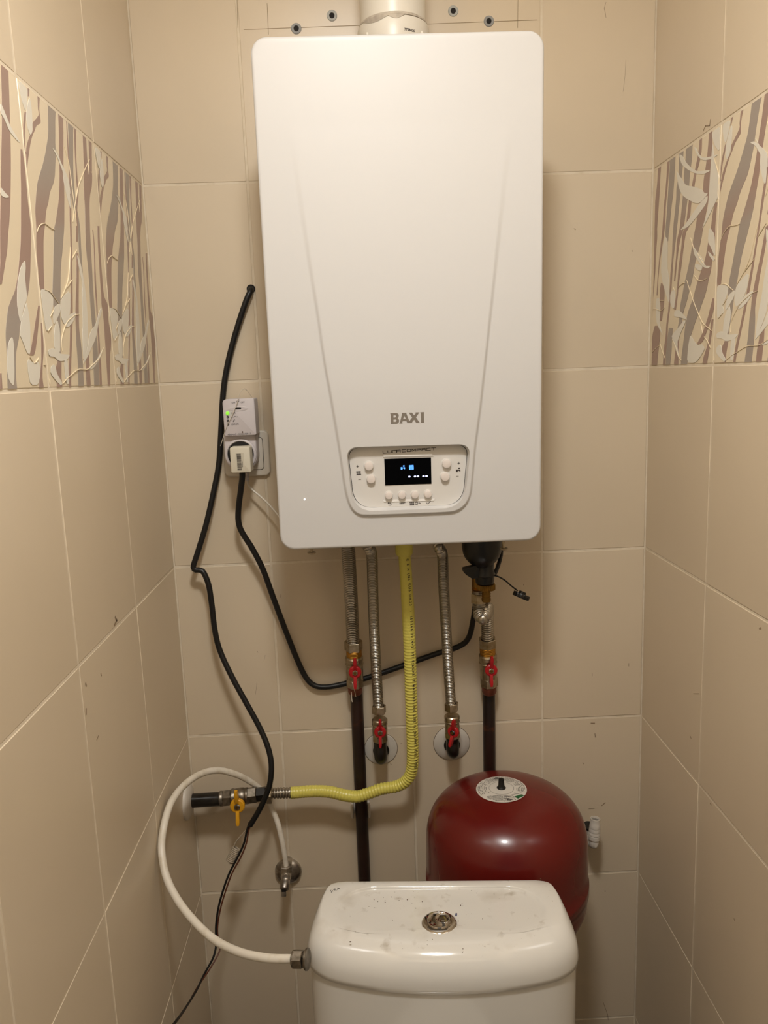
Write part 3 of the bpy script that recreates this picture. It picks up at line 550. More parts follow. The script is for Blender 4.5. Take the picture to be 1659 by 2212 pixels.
screen = obj('display_screen', xf(prism(scr[::-1], -0.0002, 0.0008), bface(0, 0, PD)), m_screen, boiler, smooth=False)
def dot(parent, u, v, w, h, m, name, ly, r=0.4, ang=-0.026):
    x, z = bl(u, v, ly); k = 1 / 1352.0
    return obj(name, xf(prism(rrect(w * k, h * k, min(w, h) * k * r, 3), 0, 0.00025), bface(x, z, ly) @ Matrix.Rotation(-ang, 4, 'Z')), m, parent, smooth=False)
SY = PD - 0.0009
for u, v in ((884.2, 1029.6), (896.5, 1029.2), (902.8, 1029.0), (914.8, 1028.7), (921.2, 1028.5)): dot(screen, u, v, 5.0, 3.2, m_dash, 'lit_dash', SY, 0.49)
dot(screen, 888.5, 1009.5, 9.4, 9.4, m_blue, 'lit_radiator_symbol', SY, 0.02)
for du in (-2.3, 0.6, 3.0):
    dot(screen, 888.5 + du, 1009.5, 0.5, 9.0, m_screen, 'symbol_gap', SY - 0.0003, 0.02)
def tap(k):                                            # tap symbol in units of its width
    return [[(-.5 * k, -.42 * k), (-.5 * k, .15 * k), (-.12 * k, .15 * k), (-.05 * k, .02 * k), (.5 * k, .08 * k), (.5 * k, -.34 * k), (.28 * k, -.34 * k), (.28 * k, -.16 * k), (-.1 * k, -.16 * k), (-.1 * k, -.42 * k)],
            [(.06 * k, .25 * k), (.42 * k, .25 * k), (.42 * k, .56 * k), (.06 * k, .56 * k)]]
KP = 1 / 1352.0
def sym(parent, u, v, vf, m, name, ly, ang=0.026):
    x, z = bl(u, v, ly); return obj(name, xf(vf, bface(x, z, ly) @ Matrix.Rotation(ang, 4, 'Z')), m, parent, smooth=False)
sym(screen, 870.2, 1010.4, flat_shape(tap(8.6 * KP), 0.0003), m_blue, 'lit_tap_symbol', SY - 0.0001)
def button(u, v, r, h=0.0062):
    ly = PD - h; x, z = bl(u, v, ly); k = 1 / 1350.0
    obj('button', xf(lathe([(r * k * 1.02, 0), (r * k, h - 0.0008), (r * k * 0.96, h - 0.0002), (r * k * 0.88, h)], 32), bface(x, z, PD)), m_key, boiler)
    obj('button_collar', xf(lathe([(r * k * 1.26, 0), (r * k * 1.2, 0.0006), (r * k * 1.08, 0.0007)], 32), bface(x, z, PD)), m_panel, panel)
for u, v, r in ((797, 1007.5, 8.6), (801.5, 1035.6, 8.6), (965.2, 1002.4, 8.6), (962, 1030.6, 8.6), (840, 1071.2, 7.3), (868.4, 1070.4, 7.3), (896.6, 1069.6, 7.3), (924.8, 1068.4, 7.3)): button(u, v, r)
IY = PD - 0.0002
plus = strokes([[(-2.4 * KP, 0), (2.4 * KP, 0)], [(0, -2.4 * KP), (0, 2.4 * KP)]], 0.9 * KP)
minus = strokes([[(-2.2 * KP, 0), (2.2 * KP, 0)]], 0.9 * KP)
rad_ = strokes([[(x * KP, -3.6 * KP), (x * KP, 3.6 * KP)] for x in (-3.6, -1.8, 0, 1.8, 3.6)] + [[(-4.6 * KP, 2.8 * KP), (4.2 * KP, 2.8 * KP)], [(-4 * KP, -2.8 * KP), (4.6 * KP, -2.8 * KP)]], 1.1 * KP)
for u, v, s in ((772.6, 1007.7, plus), (774.6, 1022, rad_), (777, 1035.6, minus), (991, 1000.6, plus), (987.9, 1028.8, minus), (889.7, 1087.4, rad_)): sym(panel, u, v, s, m_ink, 'symbol', IY)
sym(panel, 989.6, 1015.6, flat_shape(tap(9.2 * KP)), m_ink, 'symbol', IY)
arc = lambda r, a0, a1, n=14: [(r * math.cos(math.radians(a0 + (a1 - a0) * i / n)) * KP, r * math.sin(math.radians(a0 + (a1 - a0) * i / n)) * KP) for i in range(n + 1)]
sym(panel, 899.8, 1087, strokes([arc(2.9, 125, 415, 18), [(0, 1.2 * KP), (0, 4 * KP)]], 0.9 * KP), m_ink, 'symbol', IY)
sym(panel, 841.6, 1088.3, strokes([[(-3.4 * KP, 1.6 * KP), (1 * KP, 1.6 * KP)] + [(1 * KP + x, -0.7 * KP + y) for x, y in arc(2.3, 90, -90, 8)] + [(-2.4 * KP, -3 * KP)], [(-1.4 * KP, 3.4 * KP), (-3.4 * KP, 1.6 * KP), (-1.4 * KP, -0.2 * KP)]], 0.85 * KP), m_ink, 'symbol', IY)
sym(panel, 925.6, 1086.2, strokes([[(-4 * KP, 0.2 * KP), (-1.2 * KP, -2.6 * KP), (4 * KP, 2.8 * KP)]], 1.0 * KP), m_ink, 'symbol', IY)
sym(panel, 869.4, 1087.4, text('RESET', 4.6 * KP, bold=0.02), m_ink, 'lettering', IY)
sym(panel, 906.6, 1087, text('3s', 4.4 * KP, bold=0.02), m_ink, 'lettering', IY)
# LUNA COMPACT in square single-stroke letters
G = {'L': [[(0, 1), (0, 0), (1, 0)]], 'U': [[(0, 1), (0, 0), (1, 0), (1, 1)]], 'N': [[(0, 0), (0, 1), (1, 1), (1, 0)]], 'A': [[(0, 0), (0, 1), (1, 1), (1, 0)], [(0, .5), (1, .5)]],
     'C': [[(1, 1), (0, 1), (0, 0), (1, 0)]], 'O': [[(0, 0), (0, 1), (1, 1), (1, 0), (0, 0)]], 'M': [[(0, 0), (0, 1), (.5, .45), (1, 1), (1, 0)]], 'P': [[(0, 0), (0, 1), (1, 1), (1, .5), (0, .5)]], 'T': [[(-.1, 1), (1.1, 1)], [(.5, 1), (.5, 0)]]}
pos = [(827.5, 'L'), (837.3, 'U'), (847, 'N'), (855.5, 'A'), (866.5, 'C'), (876.6, 'O'), (886.8, 'M'), (896.6, 'P'), (906.8, 'A'), (917, 'C'), (927.5, 'T')]
x0, z0 = bl(827.5, 979.2, IY); lt = MB()
for u, g in pos:
    for l in G[g]: lt.add(strokes([[((u - 827.5 + 7.4 * x) * KP, 4.6 * y * KP) for x, y in l]], 1.15 * KP))
obj('lettering', xf(lt.vf(), bface(x0, z0, IY) @ Matrix.Rotation(0.028, 4, 'Z')), m_ink, panel, smooth=False)
# BAXI, traced outline of the grey print
def cp(x, y): return bl(820 + x / 13.825, 870 + y / 13.825, -HS - 0.0002)
LOGO = [[[(315, 318), (500, 310), (545, 325), (570, 355), (572, 395), (560, 440), (538, 462), (570, 490), (583, 535), (575, 580), (550, 612), (510, 630), (340, 633), (332, 360)], [(415, 378), (470, 375), (490, 395), (488, 420), (470, 438), (415, 442)], [(415, 505), (480, 498), (505, 520), (503, 548), (480, 568), (418, 572)]],
        [[(588, 620), (605, 595), (668, 345), (662, 305), (790, 300), (890, 555), (930, 490), (975, 440), (885, 320), (868, 300), (970, 297), (980, 312), (1030, 375), (1080, 318), (1070, 290), (1190, 287), (1170, 315), (1085, 435), (1185, 580), (1200, 600), (1095, 605), (1032, 508), (968, 585), (975, 605), (832, 608), (800, 547), (690, 552), (675, 590), (687, 620)], [(738, 390), (783, 481), (703, 486)]],
        [[(1215, 285), (1325, 280), (1330, 597), (1237, 600), (1232, 330)]]]
lg = MB()
for s in LOGO: lg.add(flat_shape([[cp(*q) for q in l] for l in s], 0.0003))
obj('brand_lettering', xf(lg.vf(), bface(0, 0, -HS - 0.00005)), m_logo, boiler, smooth=False)
x, z = bl(658, 1078.5, 0)
obj('glint_dot', xf(lathe([(0.0014, -0.001), (0.0013, 0.0003), (0.0007, 0.0005)], 16), bface(x, z, 0.0)), m_glint, boiler)  # lamp glint on the cover, put in as a small glowing dot
# fixing screws under the cover
for u, v in ((673, 1192), (1088, 1183)):
    p = at(u, v, -0.19)
    obj('fixing_screw', xf(lathe([(0.0022, 0.03), (0.0022, 0.0), (0.0068, -0.0005), (0.0066, -0.002), (0.004, -0.0035)], 16), Matrix.Translation(p)), m_nut, boiler)
# pipe stubs that reach down from the casing
for u, y in ((752, -0.105), (800, -0.115), (952, -0.12)):
    p = at(u, 1170, y)
    obj('outlet_stub', xf(lathe([(0.008, 0.0), (0.008, 0.03)], 20), Matrix.Translation((p.x, p.y, 0.068))), m_nut, boiler)
# ------------------------------------------------------------------ flue
fc = at(848, 20, -0.135)
flue = thing('flue_pipe', (fc.x, fc.y, 0.79), 'white plastic flue pipe rising from the top of the boiler', 'pipe')
FM = lambda z: Matrix.Translation((fc.x, fc.y, z))
obj('upper_pipe', xf(lathe([(0.0487, 0), (0.0487, CE - 0.840)], 48), FM(0.838)), m_flue, flue)
obj('lower_socket', xf(lathe([(0.0535, 0), (0.0535, 0.032), (0.0533, 0.050), (0.052, 0.0535), (0.0485, 0.0550)], 48), FM(0.785)), m_flue, flue)
obj('seal_ring', xf(lathe([(0.0488, 0), (0.0512, 0.0004), (0.0505, 0.003), (0.0488, 0.0045)], 48, False), FM(0.8398)), m_dirt, flue)
for a0, a1, hh_ in ((212, 262, 0.0045), (258, 285, 0.0035)):
    v = []; f = []
    for i in range(13):
        a = math.radians(a0 + (a1 - a0) * i / 12)
        for z in (0.8722 - hh_ * 1.6 * math.sin(math.pi * (i + 0.1) / 12.2), 0.8725): v.append((fc.x + 0.0537 * math.cos(a), fc.y + 0.0537 * math.sin(a), z - 0.0335))
    obj('grey_smear', (v, [(2 * i, 2 * i + 2, 2 * i + 3, 2 * i + 1) for i in range(12)]), m_dirt, flue)
for a in (222, 318):
    obj('moulded_rib', xf(box((0, 0, 0), (0.003, 0.0025, 0.05), 0.0008), Matrix.Translation((fc.x + 0.0535 * math.cos(math.radians(a)), fc.y + 0.0535 * math.sin(math.radians(a)), 0.797))), m_flue, flue)
def wrap_text(s, size, R, cx, cy, z, a_mid, m, parent, bold=0.02):
    v, f = text(s, size, 0.0002, bold=bold)
    obj('lettering', ([(cx + (R + q[2]) * math.cos(a_mid + q[0] / R), cy + (R + q[2]) * math.sin(a_mid + q[0] / R), z + q[1]) for q in v], f), m, parent, smooth=False)
wrap_text('7758426', 0.0048, 0.0537, fc.x, fc.y, 0.8185, math.radians(293), m_ink, flue)

# four nylon wall plugs left in their holes
for (u, v), lab in zip(((640, 62), (717, 34), (979, 24), (1056, 46)),
        ('grey nylon wall plug nearest the top left corner of the boiler', 'pale grey nylon wall plug just left of the flue pipe',
         'pale grey nylon wall plug just right of the flue pipe', 'grey nylon wall plug nearest the top right corner of the boiler')):
    p = at(u, v, 0); dk = u in (640, 1056)
    t = thing('wall_plug', p, lab, 'wall plug', 'nylon plugs in the wall above the boiler')
    m = m_plugwall if dk else mat('pale_nylon', lin('ADADA6'), 0.5)
    obj('collar', xf(lathe([(0.0085, -0.001), (0.0085, 0.0006), (0.0078, 0.0013), (0.0046, 0.0012), (0.0043, 0.0002)], 24), onwall(p)), m, t)
    obj('hole', xf(lathe([(0.0042, 0.0), (0.0041, 0.0009)], 20), onwall(p)), m_dark, t, smooth=False)

# ------------------------------------------------------------------ generic plumbing parts
def ring(p, d, prof, m, name, parent, n=32): return obj(name, xf(lathe(prof, n), frame(p, d)), m, parent)
def nut(p, d, r, h, parent, name='hex_nut', m=None, rot=0):
    return obj(name, xf(hexp(r, 0, h), frame(p, d) @ Matrix.Rotation(rot, 4, 'Z')), m or m_nut, parent, angle=25)
def wing_handle(c, ax, s, m, parent, bolt_m, tilt=0.0, hub=0.0125, wing=0.031, nose=0.012):
    """butterfly handle seen from the front: hub disc, two wings along ax, hex bolt"""
    M = Matrix.Translation(c) @ Matrix.Rotation(tilt, 4, 'Z') @ FRONT
    a = Vector((ax[0], ax[2], 0)).normalized(); ang = math.atan2(a.y, a.x)
    b = MB()
    b.add(lathe([(hub * s * 0.82, 0), (hub * s, 0.002 * s), (hub * s, nose * s * 0.6), (hub * s * 0.86, nose * s * 0.72), (hub * s * 0.5, nose * s * 0.74)], 28))
    for k in (1, -1):
        L = wing * s; L0 = hub * s * 0.55
        lo = [[(L0, -.0036 * s, .002 * s), (L0, .0036 * s, .002 * s), (L0, .003 * s, .0105 * s), (L0, -.003 * s, .0105 * s)],
              [(hub * s * 1.1, -.0033 * s, .004 * s), (hub * s * 1.1, .0033 * s, .004 * s), (hub * s * 1.1, .0028 * s, .013 * s), (hub * s * 1.1, -.0028 * s, .013 * s)],
              [(L * .8, -.0036 * s, .007 * s), (L * .8, .0036 * s, .007 * s), (L * .8, .003 * s, .0165 * s), (L * .8, -.003 * s, .0165 * s)],
              [(L, -.0026 * s, .009 * s), (L, .0026 * s, .009 * s), (L, .002 * s, .016 * s), (L, -.002 * s, .016 * s)]]
        b.add(loft(lo), Matrix.Rotation(ang + (0 if k > 0 else math.pi), 4, 'Z'))
    h = obj('handle', xf(b.vf(), M), m, parent, angle=35)
    obj('bolt', xf(hexp(hub * s * 0.46, nose * s * 0.7, nose * s * 0.95), M), bolt_m, h, angle=25)
    obj('bolt_core', xf(lathe([(hub * s * 0.24, nose * s * 0.9), (hub * s * 0.22, nose * s * 1.05)], 14), M), m_brassd, h)
    return h
def valve(name, label, group, p0, p1, R, hc, hs, tail_m, tilt=0.0, bolt_m=None, thread=True, hax=(0.03, 0, 1)):
    """straight ball valve between p0 (top, hose side) and p1"""
    p0 = Vector(p0); p1 = Vector(p1); d = (p1 - p0); L = d.length; d.normalize()
    t = thing(name, tuple(p1), label, 'valve', group)
    M = frame(p0, d)
    if thread:
        pr = []
        for k in range(5): z = -L * 0.02 + k * L * 0.032; pr += [(R * 0.84, z), (R * 0.9, z + L * 0.014), (R * 0.84, z + L * 0.03)]
        obj('threaded_neck', xf(lathe(pr, 28), M), m_brass, t)
    a = L * 0.13
    obj('body', xf(lathe([(R * 0.9, a), (R * 1.03, a + L * 0.03), (R * 1.03, a + L * 0.10), (R * 0.98, a + L * 0.115), (R * 0.98, a + L * 0.16), (R * 1.04, a + L * 0.175), (R * 0.97, a + L * 0.22), (R * 1.0, a + L * 0.36), (R * 0.97, a + L * 0.5), (R * 0.9, a + L * 0.53)], 32), M), m_nut, t, angle=18)
    obj('hex_end', xf(prism([(R * 1.04 * math.cos(math.radians(45 * i + 22.5)), R * 1.04 * math.sin(math.radians(45 * i + 22.5))) for i in range(8)], a + L * 0.5, L * 0.82, 0.001, 1, True), M), m_nut, t, angle=25)
    obj('union', xf(lathe([(R * 0.86, L * 0.8), (R * 0.88, L * 0.88), (R * 0.84, L * 0.9), (R * 0.86, L * 0.95), (R * 0.74, L)], 28), M), tail_m, t)
    hc = Vector(hc)
    obj('stem', xf(lathe([(R * 0.4, 0), (R * 0.36, abs(hc.y - p0.y) + 0.001)], 18), onwall((hc.x, (p0.y + p1.y) / 2, hc.z))), m_brassd, t)
    wing_handle(hc, hax, hs, m_red if name == 'ball_valve' else m_yhandle, t, bolt_m or m_nut, tilt)
    return t
def bellows(name, label, group, P, r, pitch, amp, top_nut=None, bot_nut=None, loc=None):
    t = thing(name, loc or P[-1], label, 'hose', group)
    obj('corrugated_tube', corrugated(P, r, pitch, amp), m_steel, t, angle=80)
    if bot_nut:
        p, d, R, h, rot = bot_nut; nut(p, d, R, h, t, rot=rot)
        ring(Vector(p) - Vector(d).normalized() * 0.0015, d, [(R * 0.7, 0), (R * 0.72, 0.0016)], m_dark, 'nut_collar', t)
    if top_nut:
        p, d, R, h, rot = top_nut; nut(p, d, R, h, t, rot=rot)
    return t
VG = 'red handled ball valves under the boiler'; HG = 'corrugated steel hoses under the boiler'
# outer left: hose, valve, rising pipe
yP = -0.0185
v1a, v1b = at(764.5, 1404, -0.045), at(767.5, 1497, -0.030)
bellows('corrugated_hose', 'stainless corrugated hose furthest left, above the valve with pale thread', HG,
        [(at(749, 1160, -0.10)), at(752, 1185, -0.10), at(756, 1250, -0.085), at(760, 1320, -0.062), at(763, 1392, -0.048)], 0.0106, 0.0036, 0.0017,
        bot_nut=(at(763.2, 1384, -0.047), v1b - v1a, 0.0165, 0.018, 0.45))
va = valve('ball_valve', 'red handled ball valve on the long left brown pipe, pale hemp thread below it', VG, v1a, v1b, 0.0158, at(767, 1450, -0.056), 0.92, m_copper)
obj('hemp_strand', tube([at(761, 1474, -0.062), at(765, 1488, -0.058), at(768.5, 1505, -0.047)], 0.0007, 6), m_thread, va)
obj('hemp_strand', tube([at(759, 1494, -0.042), at(759.5, 1508, -0.042), at(761, 1516, -0.041)], 0.0009, 6), m_thread, va)
a, b = at(769.5, 1490, yP), at(789, 1935, yP)
pz = (b - a) / (b.z - a.z); bot = a + pz * (FL - a.z)
t = thing('steel_pipe', (bot.x, bot.y, FL), 'long dark brown steel pipe left of the gas hose, running down behind the cistern', 'pipe')
obj('pipe', tube([a, a + (bot - a) * 0.3, a + (bot - a) * 0.6, bot], 0.0117, 20, 0.02), m_pipe, t)
# outer right
v4a, v4b = at(1053, 1399, -0.045), at(1057, 1497, -0.030)
P4 = [at(1034, 1275, -0.105), at(1035, 1300, -0.105), at(1035, 1318, -0.107), at(1036.5, 1330, -0.116), at(1042, 1336, -0.122), at(1049, 1328, -0.113), at(1053, 1315, -0.090), at(1054, 1318, -0.066), at(1053, 1345, -0.055), at(1053, 1370, -0.050), at(1053, 1388, -0.047)]
h4 = bellows('corrugated_hose', 'short stainless corrugated hose bent into a loop below the brass fitting', HG, P4, 0.0098, 0.0046, 0.0017,
        top_nut=(at(1033.5, 1302, -0.105), (0.02, 0, 1), 0.0132, 0.0172, 0.75), bot_nut=(at(1052.5, 1379, -0.047), v4b - v4a, 0.0165, 0.017, 0.1), loc=P4[0])
pr = []
for k in range(6): z = k * 0.0022; pr += [(0.0108, z), (0.0118, z + 0.001), (0.0108, z + 0.002)]
ring(at(1033.5, 1281, -0.099), (0, 0, 1), pr, m_brass, 'brass_thread', h4)
ring(at(1033, 1266, -0.099), (0, 0, 1), [(0.0112, 0), (0.0112, 0.018), (0.0095, 0.02), (0.0095, 0.032)], m_brassd, 'brass_fitting', h4)
valve('ball_valve', 'red handled ball valve on the brown pipe above the red vessel', VG, v4a, v4b, 0.0160, at(1060, 1446, -0.057), 0.90, m_copper)
a, b = at(1056, 1490, yP), at(1057.5, 1690, yP)
pz = (b - a) / (b.z - a.z); bot = a + pz * (FL - a.z)
t = thing('steel_pipe', (bot.x, bot.y, FL), 'dark brown steel pipe going down behind the red vessel', 'pipe')
obj('pipe', tube([a, a + (bot - a) * 0.3, a + (bot - a) * 0.6, bot], 0.0116, 20, 0.02), m_pipe, t)
# two inner hoses ending on wall elbows
for (P, bn, va_, vb_, hcx, ros, lab_h, lab_v, lab_r, lab_e, tilt, bm_) in (
    ([at(792, 1176, -0.125), at(797, 1184, -0.128), at(803, 1200, -0.118), at(805, 1260, -0.105), at(808, 1350, -0.085), at(813, 1450, -0.065), at(818, 1532, -0.054)],
     at(818.5, 1524, -0.053), at(820, 1543, -0.052), at(821.5, 1612, -0.050), at(821, 1579, -0.066), (823, 1617, 0.0315),
     'thin stainless corrugated hose just left of the yellow gas hose', 'small red handled ball valve just left of the yellow gas hose', 'white wall rosette beside the long brown pipe, left of the gas hose', 'black pipe elbow in the rosette left of the gas hose', 0.0, m_zinc),
    ([at(946, 1178, -0.125), at(950, 1186, -0.13), at(956, 1202, -0.118), at(958, 1260, -0.105), at(963, 1350, -0.085), at(969, 1450, -0.065), at(974.5, 1528, -0.054)],
     at(975, 1518, -0.053), at(976, 1536, -0.052), at(977.5, 1604, -0.050), at(981.5, 1579, -0.067), (975.5, 1605, 0.0345),
     'thin stainless corrugated hose right of the yellow gas hose', 'small red handled ball valve with twisted handle, right of the gas hose', 'white wall rosette right of the yellow gas hose', 'black pipe elbow in the rosette right of the gas hose', -0.55, m_blackp)):
    P0 = bellows('corrugated_hose', lab_h, HG, P, 0.0083, 0.0031, 0.0015, bot_nut=(bn, vb_ - va_, 0.0130, 0.015, 0.3))
    valve('ball_valve', lab_v, VG, va_, vb_, 0.0138, hcx, 0.86, m_blackg, tilt, bm_, thread=False, hax=(0.03, 0, 1) if tilt == 0 else (0.16, 0, 1))
    rp = at(ros[0], ros[1], 0)
    t = thing('wall_rosette', rp, lab_r, 'rosette', 'white rosettes under the boiler')
    obj('disc', xf(lathe([(ros[2] * 1.0, 0), (ros[2], 0.0012), (ros[2] * 0.97, 0.0024), (ros[2] * 0.6, 0.0045), (ros[2] * 0.45, 0.005)], 48), onwall(rp)), m_ros, t)
    obj('rim_shadow_gap', xf(lathe([(ros[2] * 1.02, 0), (ros[2] * 1.02, 0.0004)], 48), onwall(rp)), m_stain_shade, t)  # brown disc edge stands in for the shade round the rosette rim
    e = vb_
    t = thing('pipe_elbow', rp, lab_e, 'pipe fitting', 'black elbows behind the rosettes')
    el = tube([(rp.x, 0.004, rp.z - 0.001), (rp.x, -0.018, rp.z - 0.001), ((rp.x + e.x) / 2, -0.040, rp.z + 0.001), (e.x, -0.0505, rp.z + 0.012), (e.x, e.y, e.z - 0.002), (e.x, e.y, e.z + 0.003)], 0.0118, 20, 0.003)
    obj('elbow', el, m_blackg, t)
    obj('collar', xf(lathe([(0.0150, 0), (0.0155, 0.004), (0.0135, 0.006)], 28), onwall((rp.x, -0.003, rp.z - 0.001))), m_blackg, t)

# ------------------------------------------------------------------ gas hose and gas valve
yG = -0.050
gp = [at(872, 1165, -0.115), at(873, 1190, -0.112), at(878, 1260, -0.105), at(883, 1350, -0.098), at(886.5, 1450, -0.090), at(889, 1540, -0.082), at(891.5, 1620, -0.074), at(890, 1660, -0.068), at(880, 1684, -0.064), at(858, 1698, -0.060), at(825, 1704, -0.056), at(795, 1714, -0.054), at(772, 1720.5, -0.053), at(745, 1718, -0.052), at(712, 1710.5, -0.051), at(675, 1709, -0.050), at(629, 1712.5, yG)]
gas = thing('gas_hose', gp[-1], 'yellow sheathed gas hose hanging from the boiler and bending left', 'hose')
def gr(s, L):
    q = s / L; pit = 0.0058
    amp = 0.0002 + 0.0010 * min(1, max(0, (s - 0.16) / 0.12)) * min(1, max(0, (0.60 - s) / 0.05)) + 0.0004 * (1 if 0.60 < s else 0)
    return 0.0112 - (0.0004 if s < 0.1 else 0) - amp * (0.5 - 0.5 * math.cos(2 * math.pi * s / pit))
GPs, GL = smooth_path(gp, 0.0009)
obj('yellow_sheath', tube(GPs, 0.0112, 20, rad=gr, raw=True), m_yel, gas, angle=70)
p = at(875, 1190, -0.112)
ring(at(873, 1199, -0.112), (0.01, 0, 1), [(0.0128, 0), (0.0150, 0.004), (0.0152, 0.045)], m_yel, 'top_sleeve', gas)
# printed text along the hose
GT, GN = frames_of(GPs)
def hose_text(s, s0, size, a0, m, parent):
    v, f = text(s, size, 0.0003, 'LEFT', 0.004, 1.5); out = []
    ds = GL / (len(GPs) - 1)
    for x, y, z in v:
        k = min(len(GPs) - 2, max(0, (s0 + x) / ds)); i = int(k); P = GPs[i].lerp(GPs[i + 1], k - i)
        T = GT[i]; fr = Vector((0, -1, 0)) - T * T.dot(Vector((0, -1, 0))); fr.normalize(); sd = fr.cross(T)
        r = 0.01135 + z; a = a0 + y / 0.0112
        out.append(P + fr * (r * math.cos(a)) + sd * (r * math.sin(a)))
    obj('lettering', (out, f), m, parent, smooth=False)
hose_text('A C E A (NL KU5 OK23  1  I5526&:2014+2  ITI EJ&GAE IT MAISTEELING LIFE IL (RS PN7  DEL TISO 1', 0.022, 0.0064, 0.40, m_ink, gas)
# steel tail and union
obj('steel_tail', corrugated([at(633, 1712.3, yG), at(610, 1713, yG), at(584, 1714, yG)], 0.0096, 0.0056, 0.0014), m_steel, gas, angle=80)
nut(at(588, 1713.8, yG), at(570, 1714.5, yG) - at(588, 1713.8, yG), 0.0185, 0.010, gas, 'hex_nut', rot=0.2)
gx = lambda u, v: at(u, v, yG)
gv = thing('gas_valve', gx(515, 1722), 'steel gas valve with yellow butterfly handle on the horizontal black pipe', 'valve')
gd = (gx(565, 1716) - gx(477, 1726)); GMx = frame(gx(476, 1725.5), gd, (0, 0, 1)); k = 1 / 1157.0
obj('hex_end', xf(prism([(18.2 * k * math.cos(math.radians(60 * i)), 18.2 * k * math.sin(math.radians(60 * i))) for i in range(6)], 0.006, 24 * k, 0.001, 1, True), GMx), m_zinc, gv, angle=25)
ring(gx(474.5, 1725.6), gd, [(14.5 * k, 0), (16.4 * k, 0.0015), (16.4 * k, 0.005), (15 * k, 0.0075)], m_zinc, 'end_collar', gv)
obj('body', xf(lathe([(16 * k, 23 * k), (18.6 * k, 26 * k), (18.6 * k, 30 * k), (17.4 * k, 32 * k), (18 * k, 36 * k), (18.6 * k, 46 * k), (18 * k, 52 * k), (16.6 * k, 54 * k), (17.6 * k, 56 * k), (17.4 * k, 60 * k), (16.4 * k, 61 * k)], 32), GMx), m_zinc, gv)
obj('hex_end', xf(prism([(17.6 * k * math.cos(math.radians(60 * i + 10)), 17.6 * k * math.sin(math.radians(60 * i + 10))) for i in range(6)], 60 * k, 79 * k, 0.001, 1, True), GMx), m_zinc, gv, angle=25)
obj('black_union', xf(prism([(15.8 * k * math.cos(math.radians(60 * i + 10)), 15.8 * k * math.sin(math.radians(60 * i + 10))) for i in range(6)], 78 * k, 100 * k, 0.0015, 1, True), GMx), m_blackg, gv, angle=25)
hc = at(514, 1737, -0.070)
obj('stem', xf(lathe([(0.006, 0), (0.006, 0.022)], 16), onwall((hc.x, -0.05, hc.z))), m_zinc, gv)
wing_handle(hc, (0.0, 0, 1), 1.08, m_yhandle, gv, m_zinc)
a = gx(480, 1725.5); b = Vector((0.0, yG, a.z - 0.001))
t = thing('gas_pipe_stub', b, 'short black steel pipe from the left wall to the gas valve', 'pipe')
obj('pipe', tube([b - Vector((0.004, 0, 0)), b.lerp(a, 0.5), a], 0.0127, 24, 0.01), m_blackg, t)
t = thing('wall_rosette', b, 'white round wall rosette on the left wall behind the black gas pipe', 'rosette')
obj('disc', xf(lathe([(0.0340, 0), (0.0340, 0.003), (0.032, 0.0055), (0.026, 0.0085), (0.018, 0.0105), (0.0135, 0.011)], 48), frame(b, (1, 0, 0))), m_ros, t)

# white pipe clip behind the long brown pipe
c = at(779, 1747, -0.012)
t = thing('pipe_clip', (c.x, 0, c.z), 'white plastic pipe clip holding the long brown pipe to the wall', 'pipe clip')
obj('base', box((c.x, -0.004, c.z), (0.026, 0.0076, 0.024), 0.001), m_ros, t)
for s in (-1, 1):
    obj('jaw', xf(prism([(0, 0), (0.0045, 0.004), (0.0045, 0.018), (0.002, 0.022), (0, 0.019)], -0.013, 0.013, 0.0006, 1, True),
        Matrix.Translation((c.x + s * 0.0135, -0.004, c.z)) @ Matrix(((s, 0, 0, 0), (0, -1, 0, 0), (0, 0, 1, 0), (0, 0, 0, 1)))), m_ros, t)
    obj('screw_tab', box((c.x + s * 0.0175, -0.017, c.z - 0.002), (0.003, 0.012, 0.020), 0.0008), m_ros, t)

# ------------------------------------------------------------------ black trap under the boiler
tc = at(1041, 1188, -0.135)
trap = thing('drain_trap', (tc.x, tc.y, tc.z), 'black plastic bowl-shaped trap under the boiler with a brass hose tail', 'trap')
k = mpx(1043, 1200, -0.135)
obj('bowl', xf(lathe([(41 * k, 34 * k), (43 * k, 20 * k), (43 * k, 6 * k), (41 * k, -6 * k), (37 * k, -16 * k), (30 * k, -25 * k), (23 * k, -31 * k), (20 * k, -36 * k)], 40), Matrix.Translation((tc.x, tc.y, tc.z))), m_blackp, trap)
nc = at(1047, 1236, -0.135)
obj('neck', xf(lathe([(20 * k, 22 * k), (19.5 * k, 8 * k), (21 * k, 2 * k), (23 * k, -6 * k), (21 * k, -8 * k), (20 * k, -22 * k), (19 * k, -24 * k)], 32), Matrix.Translation(nc)), m_blackp, trap)
lv = [at(1034, 1218, -0.14), at(1000, 1227, -0.145), at(999, 1232, -0.145), at(1006, 1240, -0.145), at(1019, 1248, -0.14), at(1034, 1246, -0.14)]
o = lv[0]
obj('lever', loft([[p + Vector((0, -0.007, 0)) for p in lv], [p + Vector((0, 0.007, 0)) for p in lv]]), m_blackp, trap, smooth=False)
bc = at(1050, 1268, -0.135)
pr = []
star = [((20 if i % 2 else 18.6) * k * math.cos(math.pi * i / 28), (20 if i % 2 else 18.6) * k * math.sin(math.pi * i / 28)) for i in range(56)]
obj('knurled_brass_collar', xf(prism(star, -6 * k, 7 * k, 0.0006, 1, True), Matrix.Translation(bc)), m_brassd, trap, angle=20)
hp = []
for z, r in ((-4, 9), (-14, 9.4), (-14.2, 10.2), (-17, 9.4), (-20, 9.4), (-20.2, 10.2), (-23, 9.4), (-26, 9.6), (-26.3, 10.3), (-32, 9.6), (-33, 8.5)): hp.append((r * k, z * k))
obj('brass_hose_tail', xf(lathe(hp, 28), Matrix.Translation(bc)), m_brassd, trap)
